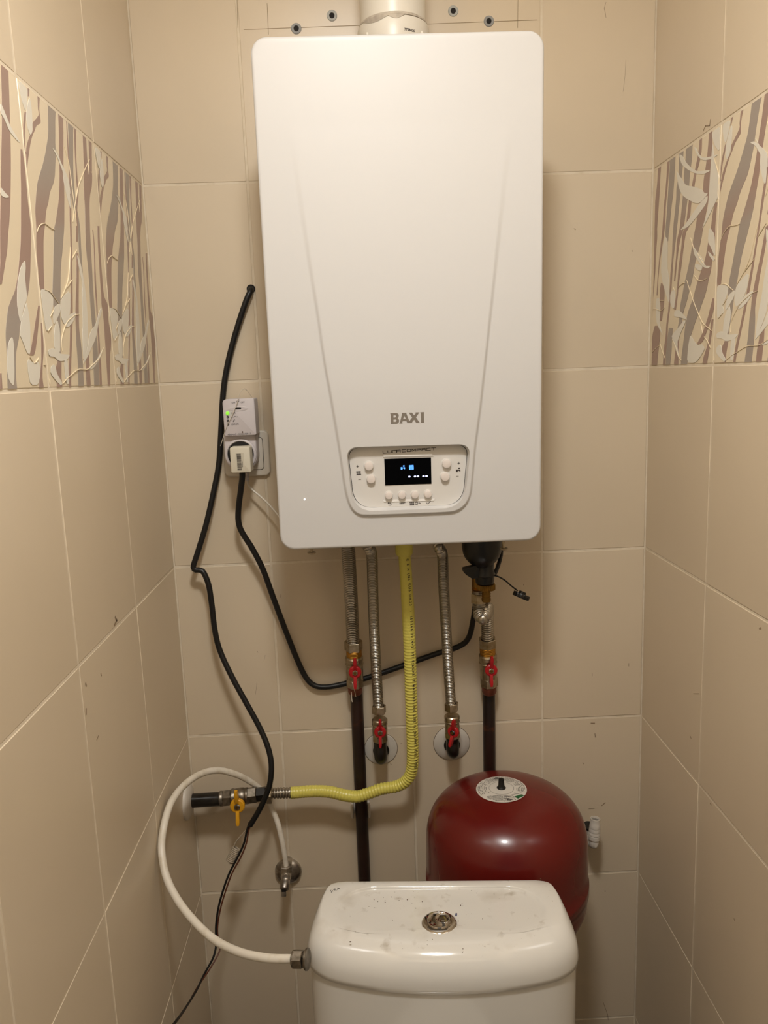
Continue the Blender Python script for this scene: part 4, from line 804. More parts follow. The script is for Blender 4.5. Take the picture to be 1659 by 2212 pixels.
obj('hanging_strap', tube([at(1083, 1175, -0.12), at(1082, 1200, -0.12), at(1075, 1225, -0.125), at(1067, 1244, -0.13)], 0.0035, 8), m_blackp, trap)
obj('tether', tube([at(1066, 1243, -0.14), at(1075, 1245, -0.145), at(1090, 1253, -0.15), at(1105, 1266, -0.15), at(1118, 1276, -0.15)], 0.0013, 8), m_blackp, trap)
cc = at(1126, 1287, -0.15); cd = Vector((-0.42, -0.15, -0.9))
obj('blanking_cap', xf(prism([((18.5 if i % 2 else 17.6) * k * math.cos(math.pi * i / 20), (18.5 if i % 2 else 17.6) * k * math.sin(math.pi * i / 20)) for i in range(40)], -5 * k, 5 * k, 0.001, 2, True), frame(cc, cd)), m_blackp, trap, angle=25)
obj('cap_boss', xf(lathe([(8 * k, -5 * k), (8 * k, -9 * k), (7 * k, -10 * k)][::-1], 20), frame(cc, cd)), m_blackp, trap)

# ------------------------------------------------------------------ wall socket, receiver, plug, leads
s0, s1 = at(483, 930, 0), at(584, 1028, 0)
sx, sz = (s0.x + s1.x) / 2, (s0.z + s1.z) / 2; rl = -0.03
sock = thing('wall_socket', (sx, 0, sz), 'white square wall socket frame left of the boiler, behind the plugged-in receiver', 'socket')
SM = onwall((sx, 0, sz), rl * 0)
obj('frame', xf(prism(rrect(0.081, 0.081, 0.010, 6), 0, 0.009, 0.003, 3), SM), m_socket, sock)
obj('gap_line', xf(prism(rrect(0.0585, 0.0585, 0.006, 5), 0.008, 0.0093), SM @ Matrix.Translation((0.001, 0, 0))), m_dark, sock, smooth=False)
obj('insert', xf(prism(rrect(0.0570, 0.0570, 0.0055, 5), 0.008, 0.0105, 0.001, 2), SM @ Matrix.Translation((0.001, 0, 0))), m_socket, sock)
rc = thing('radio_receiver', at(515, 940, -0.03), 'white plug-in receiver box with green light, switch and thin aerial wire', 'receiver')
def fpt(u, v, y): p = at(u, v, y); return p
yu = -0.058
a, b, c_, d_ = fpt(479.5, 862, yu), fpt(549, 861, yu), fpt(554, 938.5, yu), fpt(485.5, 943, yu)
w = ((b - a).length + (c_ - d_).length) / 2; hgt = ((a - d_).length + (b - c_).length) / 2
uc = (a + b + c_ + d_) / 4; UM = onwall((uc.x, yu, uc.z), 0.004)
obj('upper_box', xf(prism(rrect(w, hgt, (0.0028, 0.007, 0.0025, 0.0025), 4), -0.044, 0.0, 0.0014, 2), UM), m_receiver, rc)
yl = -0.046
lw = 0.0555; ltop = fpt(520, 943, yl); lbot = fpt(522, 1014, yl); lh = ltop.z - lbot.z
LM = onwall((at(520, 978, yl).x, yl, (ltop.z + lbot.z) / 2), 0.0)
obj('lower_box', xf(prism(rrect(lw, lh + 0.006, (0.004, 0.004, 0.026, 0.026), 10), -0.034, 0.0, 0.0025, 3), LM), m_receiver, rc)
obj('socket_ring', xf(lathe([(0.0272, 0.0), (0.0270, 0.0022), (0.0255, 0.0035), (0.0235, 0.0037), (0.0228, 0.0022)], 48), LM @ Matrix.Translation((0, -0.002, 0))), m_receiver, rc)
obj('socket_well', xf(lathe([(0.0226, 0.0), (0.0225, 0.0024)], 40), LM @ Matrix.Translation((0, -0.002, 0))), m_dark, rc, smooth=False)
def rcv(u, v): p = at(u, v, yu); q = UM.inverted() @ p; return (q.x, q.y)
KR = mpx(515, 900, yu)
def ron(u, v, vf, m, name, dz=0.0, ang=0.0): x, y = rcv(u, v); return obj(name, xf(vf, UM @ Matrix.Translation((x, y, dz)) @ Matrix.Rotation(ang, 4, 'Z')), m, rc, smooth=False)
ron(514.5, 881.5, box((0, 0, 0), (12.5 * KR, 5 * KR, 0.0008)), m_dark, 'slide_switch')
x, y = rcv(514, 883)
v, f = lathe([(22 * KR, 0.0), (17 * KR, 0.0006), (10 * KR, 0.0003), (7 * KR, 0.0002)], 40, False)
obj('switch_hollow', xf(([(q[0], q[1] * 0.28, q[2]) for q in v], f), UM @ Matrix.Translation((x, y, 0.0))), m_receiver, rc)
ron(491.5, 893, lathe([(4.2 * KR, 0), (3.8 * KR, 0.0012), (2.4 * KR, 0.002)], 20), m_green, 'green_light')
for v_ in (901, 909, 916.5):
    ron(492 + (v_ - 901) * 0.05, v_, lathe([(2.7 * KR, 0), (2.6 * KR, 0.0004)], 16), m_dark, 'light_hole')
    ron(492 + (v_ - 901) * 0.05, v_, lathe([(1.0 * KR, 0.0004), (0.9 * KR, 0.0009)], 12), m_receiver, 'unlit_light')
ron(523.5, 933.3, lathe([(1.8 * KR, 0), (1.7 * KR, 0.0005)], 14), m_stain_shade, 'tuning_hole')
for s, u, v_, h, an in (('ON', 504.3, 870, 3.9, .02), ('FIX', 514, 867.5, 3.6, .06), ('OFF', 524.2, 869.3, 3.9, .03), ('PŘIJÍMAČ - RECEIVER v.2', 517, 938, 3.7, 0.02), ('ERROR', 508, 916.6, 4.0, 0.03), ('PAR', 504.5, 892.6, 4.0, 0.06)):
    ron(u, v_, text(s, h * KR * 1.28, bold=-0.004), m_ink, 'lettering', 0.0002, an)
ron(507, 900.5, strokes([[(-7 * KR, -0.8 * KR), (-1 * KR, 0), (1 * KR, 1.4 * KR), (2 * KR, 0), (7 * KR, 0.2 * KR)]], 0.6 * KR), m_ink, 'symbol', 0.0002)
ron(504.5, 908.8, strokes([[(0, -2 * KR), (0, 1.4 * KR)], [(-2.8 * KR, 3 * KR), (-3.4 * KR, 1 * KR)], [(2.2 * KR, 3 * KR), (3 * KR, 1 * KR)], [(-1 * KR, -2 * KR), (1 * KR, -2 * KR)]], 0.7 * KR), m_ink, 'symbol', 0.0002)
obj('aerial_wire', tube([at(544, 858, -0.035), at(537, 848, -0.045), at(529, 839.5, -0.055), at(521, 844, -0.062), at(516, 855, -0.064), at(513, 868, -0.0625), at(507, 884, -0.062), at(500, 900, -0.0615), at(490, 920, -0.0605), at(483, 942, -0.060), at(476.5, 963, -0.058)], 0.0005, 6), m_thread, rc)
obj('strain_relief', corrugated([at(533, 1014, -0.030), at(534, 1026, -0.026), at(534.5, 1038, -0.022)], 0.0028, 0.0035, 0.0008, 12), m_receiver, rc)
obj('thin_lead', tube([at(534.5, 1036, -0.022), at(536, 1046, -0.020), at(545, 1058, -0.022), at(562, 1072, -0.026), at(580, 1089, -0.030), at(600, 1112, -0.036), at(622, 1140, -0.05), at(640, 1165, -0.07), (at(655, 1175, -0.09).x, -0.09, 0.085)], 0.0019, 10), m_socket, rc)
# plug and its black lead
yp = -0.078
pa, pb, pcx, pd = at(495.5, 967.5, yp), at(539, 965, yp), at(543, 1019.5, yp), at(499.5, 1022.5, yp)
pcn = (pa + pb + pcx + pd) / 4; PM = onwall((pcn.x, yp, pcn.z), 0.0)
lead = thing('power_lead', (pcn.x, -0.05, pcn.z), 'black power lead with a cream plug bearing a barcode, looping below the boiler', 'cable')
obj('plug', xf(prism(rrect((pb - pa).length, (pa - pd).length, 0.0025, 4), -0.032, 0.0, 0.0018, 2), PM), m_plug, lead)
lw_, lh_ = 17.5 * KR, 39 * KR
lx = at(518.5, 998, yp).x - pcn.x; lz = at(518.5, 998, yp).z - pcn.z
lab = obj('barcode_label', xf(prism(rrect(lw_, lh_, 0.0006, 2), 0, 0.0002), PM @ Matrix.Translation((lx, lz, 0))), mat('cream_label', lin('D2CAB6'), 0.6), lead, smooth=False)
bb = MB(); rr = random.Random(3); z = -lh_ * 0.46; i = 0
while z < lh_ * 0.44:
    h = rr.choice((0.35, 0.5, 0.8, 1.1)) * KR; g = rr.choice((0.35, 0.5, 0.8)) * KR
    bb.add(box((-lw_ * 0.1, z + h / 2, 0.0003), (lw_ * 0.52, h, 0.0002))); z += h + g
obj('barcode', xf(bb.vf(), PM @ Matrix.Translation((lx, lz, 0))), m_ink, lab, smooth=False)
obj('lettering', xf(text('8595084402 7', 2.6 * KR), PM @ Matrix.Translation((lx + lw_ * 0.28, lz - lh_ * 0.1, 0.0003)) @ Matrix.Rotation(math.radians(90), 4, 'Z')), m_ink, lab, smooth=False)
obj('cable', tube([at(523, 1018, -0.066), at(523.5, 1030, -0.064), at(520, 1060, -0.055), at(515.5, 1095, -0.045), at(515, 1125, -0.040), at(522, 1148, -0.038), at(545, 1185, -0.035), at(568, 1230, -0.030), at(590, 1290, -0.022), at(618, 1365, -0.014), at(645, 1432, -0.010), at(662, 1465, -0.009), at(680, 1481, -0.009), at(705, 1484, -0.009), at(740, 1478, -0.008), at(800, 1462, -0.0075), at(870, 1438, -0.0075), at(940, 1413, -0.008), at(990, 1397, -0.012), at(1012, 1378, -0.020), at(1022, 1340, -0.036), at(1028, 1300, -0.052), at(1033, 1262, -0.062), at(1038, 1220, -0.066), (at(1042, 1180, -0.066).x, -0.066, 0.081)], 0.0052, 14), m_black, lead)

# ------------------------------------------------------------------ black control cable with bare wires
cab = thing('control_cable', at(541, 625, 0), 'black cable from a hole in the back wall, ending in bare wires', 'cable')
obj('wall_hole', xf(lathe([(0.0075, 0), (0.007, 0.0007)], 20), onwall(at(542, 624, 0))), m_dark, cab, smooth=False)
obj('sheath', tube([at(543, 622, 0.004), at(540.5, 630, -0.009), at(531, 652, -0.012), at(515, 700, -0.0105), at(501, 748, -0.009), at(489, 800, -0.009), at(482, 850, -0.009), at(478, 920, -0.009), at(473, 1000, -0.011), at(462, 1060, -0.016), at(446, 1130, -0.023), at(430, 1184, -0.028), at(420, 1215, -0.031), at(417.5, 1225, -0.032), at(421, 1231, -0.032), at(431, 1231.5, -0.032), at(440, 1237, -0.034), at(451, 1265, -0.036), at(458, 1310, -0.038), at(464, 1360, -0.040), at(475, 1405, -0.042), at(500, 1460, -0.050), at(530, 1515, -0.058), at(560, 1570, -0.066), at(578, 1612, -0.076), at(586, 1650, -0.084), at(583.5, 1690, -0.090), at(572, 1725, -0.093), at(556, 1757, -0.093), at(540, 1783, -0.093)], 0.0051, 14), m_black, cab)
bw = [at(543, 1776, -0.093), at(537, 1795, -0.094), at(532, 1822, -0.097), at(520, 1852, -0.102), at(502, 1885, -0.108), at(489, 1920, -0.115), at(477, 1960, -0.122), at(470, 2000, -0.130), at(471, 2025, -0.135), at(476, 2036, -0.137), at(473, 2058, -0.150), at(452, 2095, -0.175), at(425, 2135, -0.22), at(400, 2180, -0.28), at(375, 2215, -0.34), at(340, 2255, -0.40), at(300, 2300, -0.45)]
obj('brown_wire', tube(bw, 0.0014, 8), m_brownw, cab)
bk = [at(539, 1776, -0.093), at(533, 1795, -0.096), at(527, 1822, -0.099), at(513, 1852, -0.104), at(496, 1885, -0.110), at(483, 1920, -0.117), at(472, 1960, -0.124), at(466.5, 2000, -0.132), at(467, 2025, -0.137), at(466.5, 2045, -0.141), at(460, 2070, -0.156), at(441, 2105, -0.186), at(424, 2140, -0.226), at(402, 2175, -0.277), at(378, 2208, -0.335), at(343, 2249, -0.395), at(303, 2294, -0.445)]
obj('black_wire', tube(bk, 0.0019, 8), m_black, cab)
obj('grey_wire', tube([at(541, 1778, -0.092), at(533, 1791, -0.092), at(521, 1805, -0.091), at(510, 1818, -0.091), at(505, 1828, -0.092)], 0.0011, 8), m_greyw, cab)
c0, c1 = at(512, 1832, -0.092), at(497, 1861, -0.098); dv = c1 - c0; fm = frame(c0, dv); hx = []
for i in range(9 * 18 + 1):
    a = 2 * math.pi * i / 18; hx.append(fm @ Vector((0.0072 * math.cos(a), 0.0072 * math.sin(a), dv.length * i / (9 * 18))))
hx.append(hx[-1] + Vector((-0.007, 0, 0.001)))
obj('coiled_end', tube(hx, 0.0017, 7, raw=True), m_greyw, cab)
# ------------------------------------------------------------------ angle valve and cistern supply tube
ap = at(623, 1880, 0); k = 1 / 1121.0
av = thing('angle_valve', ap, 'worn chrome angle valve on a round plate, low on the back wall', 'valve')
obj('wall_plate', xf(lathe([(29 * k, 0), (29.5 * k, 0.002), (28 * k, 0.007), (22 * k, 0.011), (14 * k, 0.013), (9 * k, 0.0135)], 48), onwall(ap)), m_chrome, av)
bo = at(619, 1888, -0.045)
obj('body', xf(lathe([(8.6 * k, 0), (8.6 * k, 0.03), (10.5 * k, 0.032), (10.5 * k, 0.054), (8.5 * k, 0.058)], 28), onwall((bo.x, 0, bo.z))), m_chrome, av)
nut((bo.x, bo.y, bo.z + 0.004), (0, 0, 1), 0.0112, 0.014, av, 'outlet_nut', m_chrome, 0.2)
hs = at(615.5, 1911, -0.062)
obj('handle', xf(lathe([(7 * k, -0.012), (9.6 * k, -0.008), (10.2 * k, 0.004), (9.6 * k, 0.008), (7.6 * k, 0.0095)], 24), frame(hs, (-0.1, -0.85, -0.55))), m_chrome, av)
sp = at(613, 1929, -0.066)
obj('spindle_fork', box(sp, (10 * k, 0.006, 14 * k), 0.0012), m_chrome, av)
obj('spindle_slot', box(at(613, 1924.5, -0.0695), (9 * k, 0.001, 4.5 * k)), m_dark, av, smooth=False)
ci = at(652, 2071, -0.4484)
TP = [(bo.x, bo.y, bo.z + 0.010), at(617, 1862, -0.045), at(611, 1825, -0.043), at(602, 1785, -0.036), at(592, 1757, -0.028), at(578, 1728, -0.0215), at(563, 1706, -0.0225), at(540, 1688, -0.034), at(510, 1673, -0.050), at(472, 1664, -0.070), at(436, 1671, -0.098), at(400, 1694, -0.145), at(370, 1733, -0.195), at(352, 1785, -0.238), at(348.5, 1835, -0.262), at(358, 1890, -0.290), at(380, 1938, -0.318), at(415, 1985, -0.348), at(462, 2029, -0.380), at(515, 2056, -0.414), at(575, 2069.5, -0.438), at(640, 2071.5, -0.4484)]
TP = [Vector((max(p[0], 0.0085), p[1], p[2])) for p in [Vector(q) for q in TP]]
st = thing('supply_tube', TP[0], 'white plastic water tube looping from the angle valve to the cistern', 'hose')
def tr(s, L): return 0.0060 - 0.0012 * max(0, 1 - s / 0.28)
obj('tube', tube(TP, 0.006, 16, 0.005, rad=tr), m_tube, st)
dd = TP[-1] - TP[-2]
nut(at(634, 2071.5, -0.4484), dd, 0.0125, 0.014, st, 'compression_nut', m_zinc, 0.4)
ring(at(630, 2071.3, -0.4484), dd, [(0.0072, 0), (0.0112, 0.002), (0.0112, 0.005)], m_zinc, 'nut_shoulder', st)

# ------------------------------------------------------------------ toilet: cistern, lid, button, pan
TO = Vector((0.4440, -0.3157, 0)); TM = Matrix.Translation(TO) @ Matrix.Rotation(math.radians(-4.0), 4, 'Z')
wc = thing('toilet', (0.44, -0.45, FL), 'white porcelain toilet cistern with dusty lid in front of the red vessel', 'toilet')
NL = 128
def outline():
    """cistern lid plan in local metres, clockwise from the back left: straight back, bowed front"""
    hb, hw, dp = 0.1829, 0.1923, 0.1716
    half = [(hb - 0.036, 0.0), (hb - 0.0125, -0.0075), (hb - 0.0012, -0.031), (hw - 0.0025, -0.072), (hw - 0.0005, -0.103), (hw - 0.006, -0.122), (hw - 0.021, -0.138), (0.148, -0.1505), (0.104, -0.1622), (0.054, -0.1690)]
    pts = half + [(0, -dp)] + [(-x, y) for x, y in half[::-1]]
    m = len(pts); sm = []
    for i in range(m):
        a, b, c, d = [Vector(pts[(i + q) % m]) for q in (-1, 0, 1, 2)]
        for q in range(8):
            t = q / 8
            if i == m - 1: sm.append(b.lerp(c, t)); continue
            if i == 0: a = b - Vector((0.02, 0))
            if i == m - 2: d = c + Vector((0.02, 0))
            sm.append(0.5 * ((2 * b) + (c - a) * t + (2 * a - 5 * b + 4 * c - d) * t * t + (3 * b - a - 3 * c + d) * t ** 3))
    return resample([tuple(p) for p in sm], NL)
LO = outline()
LN = []
for i in range(NL):
    t = (LO[(i + 1) % NL] - LO[i - 1]).normalized(); LN.append(Vector((t.y, -t.x)))
def ol(z, s):
    """outline inset by s along its normals; the front edge rolls wider than the back"""
    out = []
    for p, n in zip(LO, LN):
        k = 0.3 + 1.2 * min(1, max(0, -p.y / 0.15)) ** 1.8
        q = p + n * (s * k); out.append((q.x, q.y, z))
    return out
def flat(z, s): return [(p.x + n.x * s, p.y + n.y * s, z) for p, n in zip(LO, LN)]
DC = Vector((0.0, -0.0755))
dish = round_poly([(-0.150, -0.0215), (0.150, -0.0215), (0.150, -0.121), (-0.150, -0.121)], (0.052,) * 4)
DI = [raycast(DC, (p - DC).normalized(), dish) for p in LO]
def dl(z, g):
    """ring around the shallow dish; its step is steep at the back and fades out towards the front"""
    out = []
    for q in DI:
        f = min(1, max(0, (-q.y - 0.03) / 0.08)); k = 0.6 + 1.0 * f; d = (DC - q).normalized() * (g * k); out.append((q.x + d.x, q.y + d.y, ZT + (z - ZT) * (1 - f)))
    return out
L = [flat(-0.4886, 0.006), flat(-0.4896, 0.002), flat(-0.4885, 0.0), flat(-0.481, -0.0004), ol(-0.470, 0.0002), ol(-0.461, 0.0018), ol(-0.453, 0.0048), ol(-0.446, 0.0088), ol(-0.4405, 0.0136), ol(-0.4368, 0.0184), ol(-0.4346, 0.0230), ol(-0.4338, 0.0268),
     dl(ZT, -0.0035), dl(ZT - 0.0002, -0.0022), dl(ZT - 0.0008, -0.0008), dl(ZT - 0.0019, 0.0008), dl(ZT - 0.0030, 0.0024), dl(ZT - 0.0037, 0.0040), dl(ZT - 0.0040, 0.0060), [(DC.x + (q.x - DC.x) * 0.5, DC.y + (q.y - DC.y) * 0.5, ZT - 0.0040) for q in DI], [(DC.x + (q.x - DC.x) * 0.02, DC.y + (q.y - DC.y) * 0.02, ZT - 0.0040) for q in DI]]
obj('cistern_lid', xf(loft(L), TM), m_lid, wc, angle=70)
ZD = ZT - 0.0040
def on_plane(u, v, z): d = ray(u, v); return CP + d * ((z - CP.z) / d.z)
LB = []
for z, s in ((-0.486, 0.0035), (-0.505, 0.0030), (-0.60, 0.0035), (-0.72, 0.006), (-0.80, 0.014), (-0.825, 0.024)): LB.append(flat(z, s))
obj('cistern_tank', xf(loft(LB), TM), m_porc, wc, angle=70)
bp = on_plane(949, 1997.5, ZD)
BMx = Matrix.Translation((bp.x, bp.y, ZD + 0.0016)); kb = 1 / 1585.0
bt = obj('flush_button', xf(lathe([(39 * kb, 0), (39.5 * kb, 0.0014), (38 * kb, 0.0026), (34 * kb, 0.0038), (28 * kb, 0.0046), (27 * kb, 0.0042)], 48), BMx), m_mirror, wc)
obj('large_half', xf(lathe([(26.5 * kb, 0.0025), (26.5 * kb, 0.0046), (25.7 * kb, 0.0054), (24.9 * kb, 0.0050), (10 * kb, 0.0042), (1 * kb, 0.0041)], 40), BMx @ Matrix.Translation((-0.0005, 0.002, 0))), m_mirror, bt)
obj('small_half', xf(lathe([(17.2 * kb, 0.0035), (17 * kb, 0.0058), (16.4 * kb, 0.0064), (15.6 * kb, 0.0059), (7 * kb, 0.0047), (1 * kb, 0.0046)], 36), BMx @ Matrix.Translation((0.0050, 0.0045, 0))), m_mirror, bt)
x0 = on_plane(724, 1922, ZT)
obj('lettering', xf(text('JIKA', 0.0078, 0.0002, bold=-0.01, space=1.1), Matrix.Translation((x0.x, x0.y, ZT + 0.0002)) @ Matrix.Rotation(math.radians(22), 4, 'Z')), m_ink, wc, smooth=False)
# inlet fitting on the left side of the tank
ip = at(662, 2072, -0.4484)
for q, r, h, m, nm in ((652, 0.0085, 0.0085, m_zinc, 'inlet_stub'), (661, 0.0142, 0.003, m_zinc, 'inlet_washer')):
    p = at(q, 2072, -0.4484); obj(nm, xf(lathe([(r * 0.96, 0), (r, 0.0006), (r, h - 0.0006), (r * 0.96, h)], 28), frame(p, dd)), m, wc)
nut(at(656.5, 2072, -0.4484), dd, 0.0118, 0.0045, wc, 'inlet_backnut', m_zinc, 0.1)
# pan below the frame: bowl on a pedestal
def ell(cx_, cy_, rx, ry, z, n=48): return [(cx_ + rx * math.cos(2 * math.pi * i / n), cy_ + ry * math.sin(2 * math.pi * i / n) * (1.15 if math.sin(2 * math.pi * i / n) < 0 else 1.0), z) for i in range(n)]
PB = [ell(0, -0.30, 0.115, 0.20, FL), ell(0, -0.30, 0.110, 0.195, FL + 0.03), ell(0, -0.28, 0.10, 0.17, FL + 0.15), ell(0, -0.30, 0.14, 0.215, FL + 0.28), ell(0, -0.31, 0.175, 0.25, FL + 0.37), ell(0, -0.31, 0.18, 0.255, FL + 0.39), ell(0, -0.31, 0.15, 0.22, FL + 0.39), ell(0, -0.31, 0.12, 0.18, FL + 0.30), ell(0, -0.29, 0.05, 0.07, FL + 0.22)]
obj('pan', xf(loft(PB), TM), m_porc, wc, angle=60)
SB = [ell(0, -0.315, 0.185, 0.262, FL + 0.392), ell(0, -0.315, 0.187, 0.265, FL + 0.40), ell(0, -0.315, 0.18, 0.255, FL + 0.41), ell(0, -0.315, 0.12, 0.17, FL + 0.405)]
obj('seat_cover', xf(loft(SB), TM), m_porc, wc, angle=60)
# crumbs of dirt lying on the lid
cr = MB(); rr = random.Random(11)
spots = [(808, 1944), (816, 1948), (828, 1939), (845, 1938), (860, 1940), (870, 1942), (880, 1944), (893, 1926), (895, 1938), (898, 1962), (780, 1958), (775, 1964), (783, 1963), (797, 1959), (800, 1970), (750, 1988), (757, 2035), (876, 2004), (907, 2005), (909, 2008), (923, 2032), (934, 2030), (1018, 1924), (1042, 1985), (1086, 2024), (1000, 2048), (999, 2056), (995, 1956), (848, 1988), (990, 1990), (765, 1960), (778, 1961), (862, 1945), (912, 1948), (832, 1950), (1168, 1899)]
for u, v in spots:
    p = on_plane(u, v, ZT if v >= 2046 or v <= 1926 else min(ZT, ZD + max(0, v - 1985) * 0.00006)); s = rr.uniform(0.0006, 0.0013)
    cr.add(box((0, 0, 0), (s * rr.uniform(0.8, 2.2), s, s * 0.8), 0.0002), Matrix.Translation(p + Vector((0, 0, s * 0.3 if v < 2040 else -0.001))) @ Matrix.Rotation(rr.uniform(0, 3), 4, 'Z'))
o = obj('dirt_crumbs', cr.vf(), m_stain_shade); tag(o, 'dark crumbs of dirt scattered on the cistern lid', 'dirt', kind='stuff')
for (u, v), lab in (((985.5, 1976.5), 'tiny blue crumb beside the chrome flush button'), ((1068.5, 2016), 'tiny dark blue crumb on the right half of the cistern lid')):
    p = on_plane(u, v, ZD + max(0, v - 1985) * 0.00006 + 0.0004)
    o = obj('blue_crumb', xf(box((0, 0, 0), (0.0022, 0.005, 0.002), 0.0005), Matrix.Translation((p.x, p.y, p.z + 0.0006)) @ Matrix.Rotation(-0.2, 4, 'Z')), m_bluebit); tag(o, lab, 'crumb', 'blue crumbs on the cistern lid')

# ------------------------------------------------------------------ expansion vessel
vx, vy, vR = 0.5735, -0.172, 0.1380
vc = at(1083, 1704, vy); vt = vc.z
ves = thing('expansion_vessel', (vx, vy, vt - 0.33), 'dark red round expansion vessel with a white label, behind the cistern', 'vessel')
def dome(r): return vt + 0.0008 - (1 - (1 - (min(r, vR) / vR) ** 2.55) ** (1 / 2.75)) * 0.104
prof = [(0.0005, dome(0))] + [(vR * math.sin(math.pi / 2 * i / 28), dome(vR * math.sin(math.pi / 2 * i / 28))) for i in range(1, 29)]
zs = prof[-1][1]
prof += [(vR + 0.0006, zs - 0.03), (vR + 0.0008, zs - 0.055), (vR + 0.0022, zs - 0.0562), (vR + 0.0024, zs - 0.0605), (vR + 0.0024, zs - 0.073), (vR + 0.0010, zs - 0.0745), (vR, zs - 0.085)]
zb = zs - 0.09
prof += [(vR * math.cos(math.pi / 2 * i / 14), zb - 0.10 * math.sin(math.pi / 2 * i / 14) ** 1.2) for i in range(1, 14)] + [(0.02, zb - 0.10)]
v, f = lathe([(r, z) for r, z in prof], 96)
obj('shell', ([(q[0] + vx, q[1] + vy, q[2]) for q in v], f), m_vessel, ves, angle=50)
def on_dome(vf, dz):                                # local x, y (metres from the centre) laid on the dome
    return [(vx + lxx + q[0], vy + lyy + q[1], dome(math.hypot(q[0] + lxx, q[1] + lyy)) + dz + q[2]) for q in vf[0]], vf[1]
lxx, lyy = vc.x - vx, 0.0
RL = 0.0430
v, f = lathe([(RL * i / 10, 0) for i in range(1, 11)], 64, False)
ctr = len(v); v = list(v) + [(0, 0, 0)]; f = list(f) + [(ctr, (i + 1) % 64, i) for i in range(64)]
label = obj('round_label', on_dome((v, f), 0.0008), m_paper, ves)
def arc_strip(r0, r1, a0, a1, n=20):
    v = []; f = []
    for i in range(n + 1):
        a = math.radians(a0 + (a1 - a0) * i / n)
        v += [(r0 * math.cos(a), r0 * math.sin(a), 0), (r1 * math.cos(a), r1 * math.sin(a), 0)]
    return v, [(2 * i, 2 * i + 1, 2 * i + 3, 2 * i + 2) for i in range(n)]
pr = MB(); pr.add(arc_strip(0.0207, 0.0212, 0, 360, 64))
rr = random.Random(5)
for r in (0.0255, 0.0282, 0.0309, 0.0336, 0.0363, 0.0390):
    a = rr.uniform(0, 20)
    while a < 358:
        if 285 < a < 335 or 200 < a < 268: a += 4; continue
        l = rr.uniform(2.5, 9); pr.add(arc_strip(r, r + 0.0011, a, a + l, 4)); a += l + rr.uniform(1, 2.6)
        if rr.random() < 0.12: a += 9
for y in [-0.0225 - 0.0022 * i for i in range(8)]:
    x = -0.028 if y > -0.032 else -0.024
    while x < -0.004:
        l = rr.uniform(0.001, 0.004)
        if math.hypot(x, y) < 0.041 and math.hypot(x + l, y) > 0.022: pr.add(box((x + l / 2, y, 0), (l, 0.001, 0.0001)))
        x += l + 0.0006
obj('small_print', on_dome(pr.vf(), 0.0011), m_lgrey, label, smooth=False)
bx = MB()
for x0_, y0_, x1_, y1_ in ((-0.003, -0.0255, 0.012, -0.0255), (-0.003, -0.0255, -0.003, -0.031), (0.0125, -0.0245, 0.0225, -0.036), (-0.002, -0.0325, 0.016, -0.0325), (0.0045, -0.033, 0.0045, -0.0405), (-0.002, -0.033, -0.002, -0.041), (0.0115, -0.024, 0.031, -0.0175), (0.019, -0.0175, 0.033, -0.026)):
    bx.add(strokes([[(x0_, y0_), (x1_, y1_)]], 0.0004, 0.0001))
obj('label_boxes', on_dome(bx.vf(), 0.0012), m_ink, label, smooth=False)
obj('green_patch', on_dome(([(0.017, -0.0285, 0), (0.0305, -0.0225, 0), (0.0345, -0.0258, 0), (0.022, -0.0345, 0)], [(0, 1, 2, 3)]), 0.0013), m_lgreen, label, smooth=False)
tx = MB(); tx.add(text('1.5 bar', 0.0048, 0.0001, bold=0.01), Matrix.Translation((0.0055, -0.0283, 0))); tx.add(text('Max. 3', 0.0055, 0.0001, bold=0.015), Matrix.Translation((0.0105, -0.0365, 0)))
obj('lettering', on_dome(tx.vf(), 0.0012), m_ink, label, smooth=False)
obj('warning_mark', on_dome(([(-0.009, 0.032, 0), (0.004, 0.032, 0), (0.0, 0.0395, 0), (-0.003, 0.0395, 0)], [(0, 1, 2, 3)]), 0.0013), m_lgrey, label, smooth=False)
obj('valve_cap', xf(lathe([(0.0075, 0), (0.0078, 0.001), (0.0062, 0.0035), (0.0054, 0.005), (0.0048, 0.0150), (0.0042, 0.0168), (0.0025, 0.0172)], 28), Matrix.Translation((vc.x, vy, dome(0) + 0.0008))), m_blackp, ves)
bpz = zb - 0.05
obj('wall_bracket', box((vx + 0.055, -0.021, bpz + 0.03), (0.03, 0.042, 0.05), 0.002), m_zinc, ves)
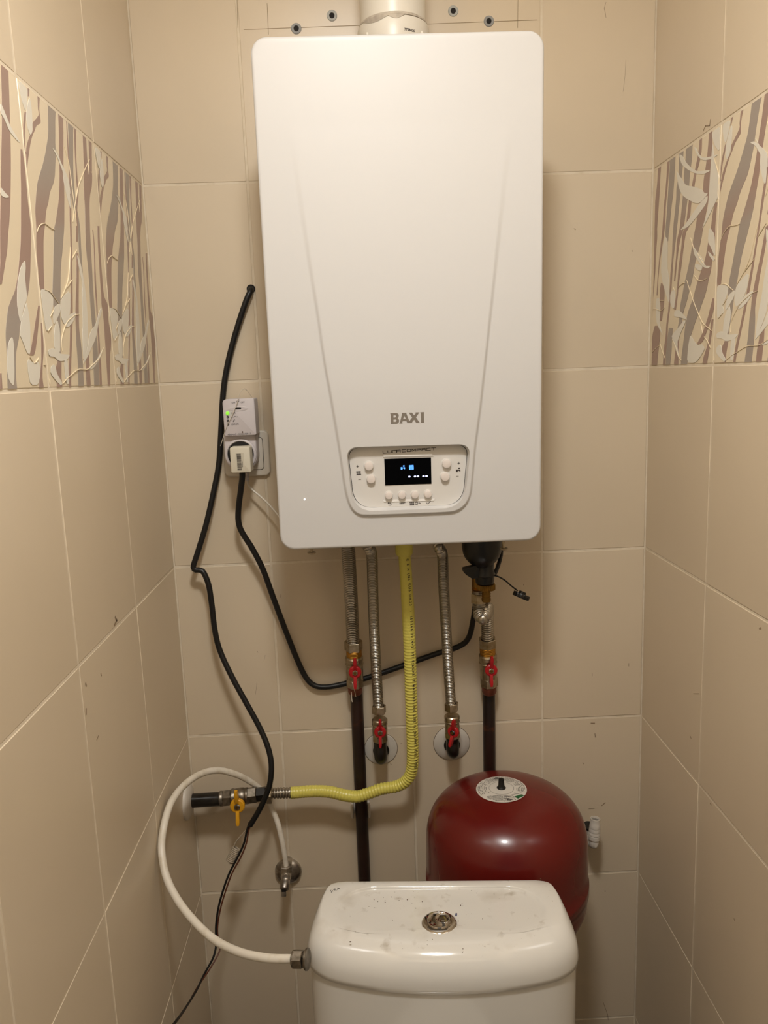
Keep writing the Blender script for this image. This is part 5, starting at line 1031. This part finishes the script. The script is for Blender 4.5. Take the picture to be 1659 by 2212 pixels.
obj('pipe_connection', xf(lathe([(0.012, 0), (0.012, 0.04)], 20), Matrix.Translation((vx, vy, zb - 0.138))), m_zinc, ves)

# ------------------------------------------------------------------ white drain elbow on the wall
y = -0.050; k = mpx(1284, 1800, y)
de = thing('drain_elbow', (at(1278, 1812, 0).x, 0, at(1278, 1812, 0).z), 'white plastic drain elbow with ribbed hose tail on the wall beside the vessel', 'pipe fitting')
tp, bt_ = at(1286, 1768, y), at(1282.5, 1822, y); H = tp.z - bt_.z; dx = (tp - bt_)
M = frame(bt_, dx); hh2 = dx.length
pf = [(10.0 * k, 0), (10.4 * k, 0.10 * hh2), (10.4 * k, 0.17 * hh2)]
for q, r in ((0.20, 12.6), (0.34, 12.4), (0.36, 11.0), (0.38, 12.6), (0.47, 12.2), (0.49, 11.2), (0.50, 12.2), (0.62, 11.6), (0.64, 11.0), (0.65, 11.6), (0.80, 11.0), (0.81, 10.6), (1.0, 10.2), (1.0, 8.6), (0.93, 8.2)): pf.append((r * k, q * hh2))
obj('hose_tail', xf(lathe(pf, 32), M), m_ros, de)
obj('hose_tail_bore', xf(lathe([(8.2 * k, 0.9 * hh2), (8.2 * k, 0.93 * hh2)], 28), M), mat('grey_bore', lin('A59F94'), 0.6), de, smooth=False)
obj('elbow_body', tube([bt_ + dx * 0.12, bt_ + Vector((0.0, 0, -0.001)), bt_ + Vector((-0.002, 0.018, -0.004)), (at(1276, 1812, -0.02).x, -0.02, bt_.z - 0.004), (at(1276, 1812, 0).x, 0.002, bt_.z - 0.004)], 10.2 * k, 24, 0.003), m_ros, de)
p = at(1270, 1790, -0.02)
obj('side_port', xf(lathe([(0.0105, 0), (0.0105, 0.022), (0.0085, 0.024)], 28), frame(p - Vector((0, 0, 0.016)), (0.05, -0.25, 1))), m_ros, de)
obj('port_seal', xf(lathe([(0.0108, 0), (0.0108, 0.004)], 28), frame(p + Vector((0, -0.006, 0.0075)), (0.05, -0.25, 1))), m_blackp, de)
obj('port_bridge', box((p.x + 0.004, -0.026, p.z - 0.014), (0.02, 0.02, 0.016), 0.004), m_ros, de)
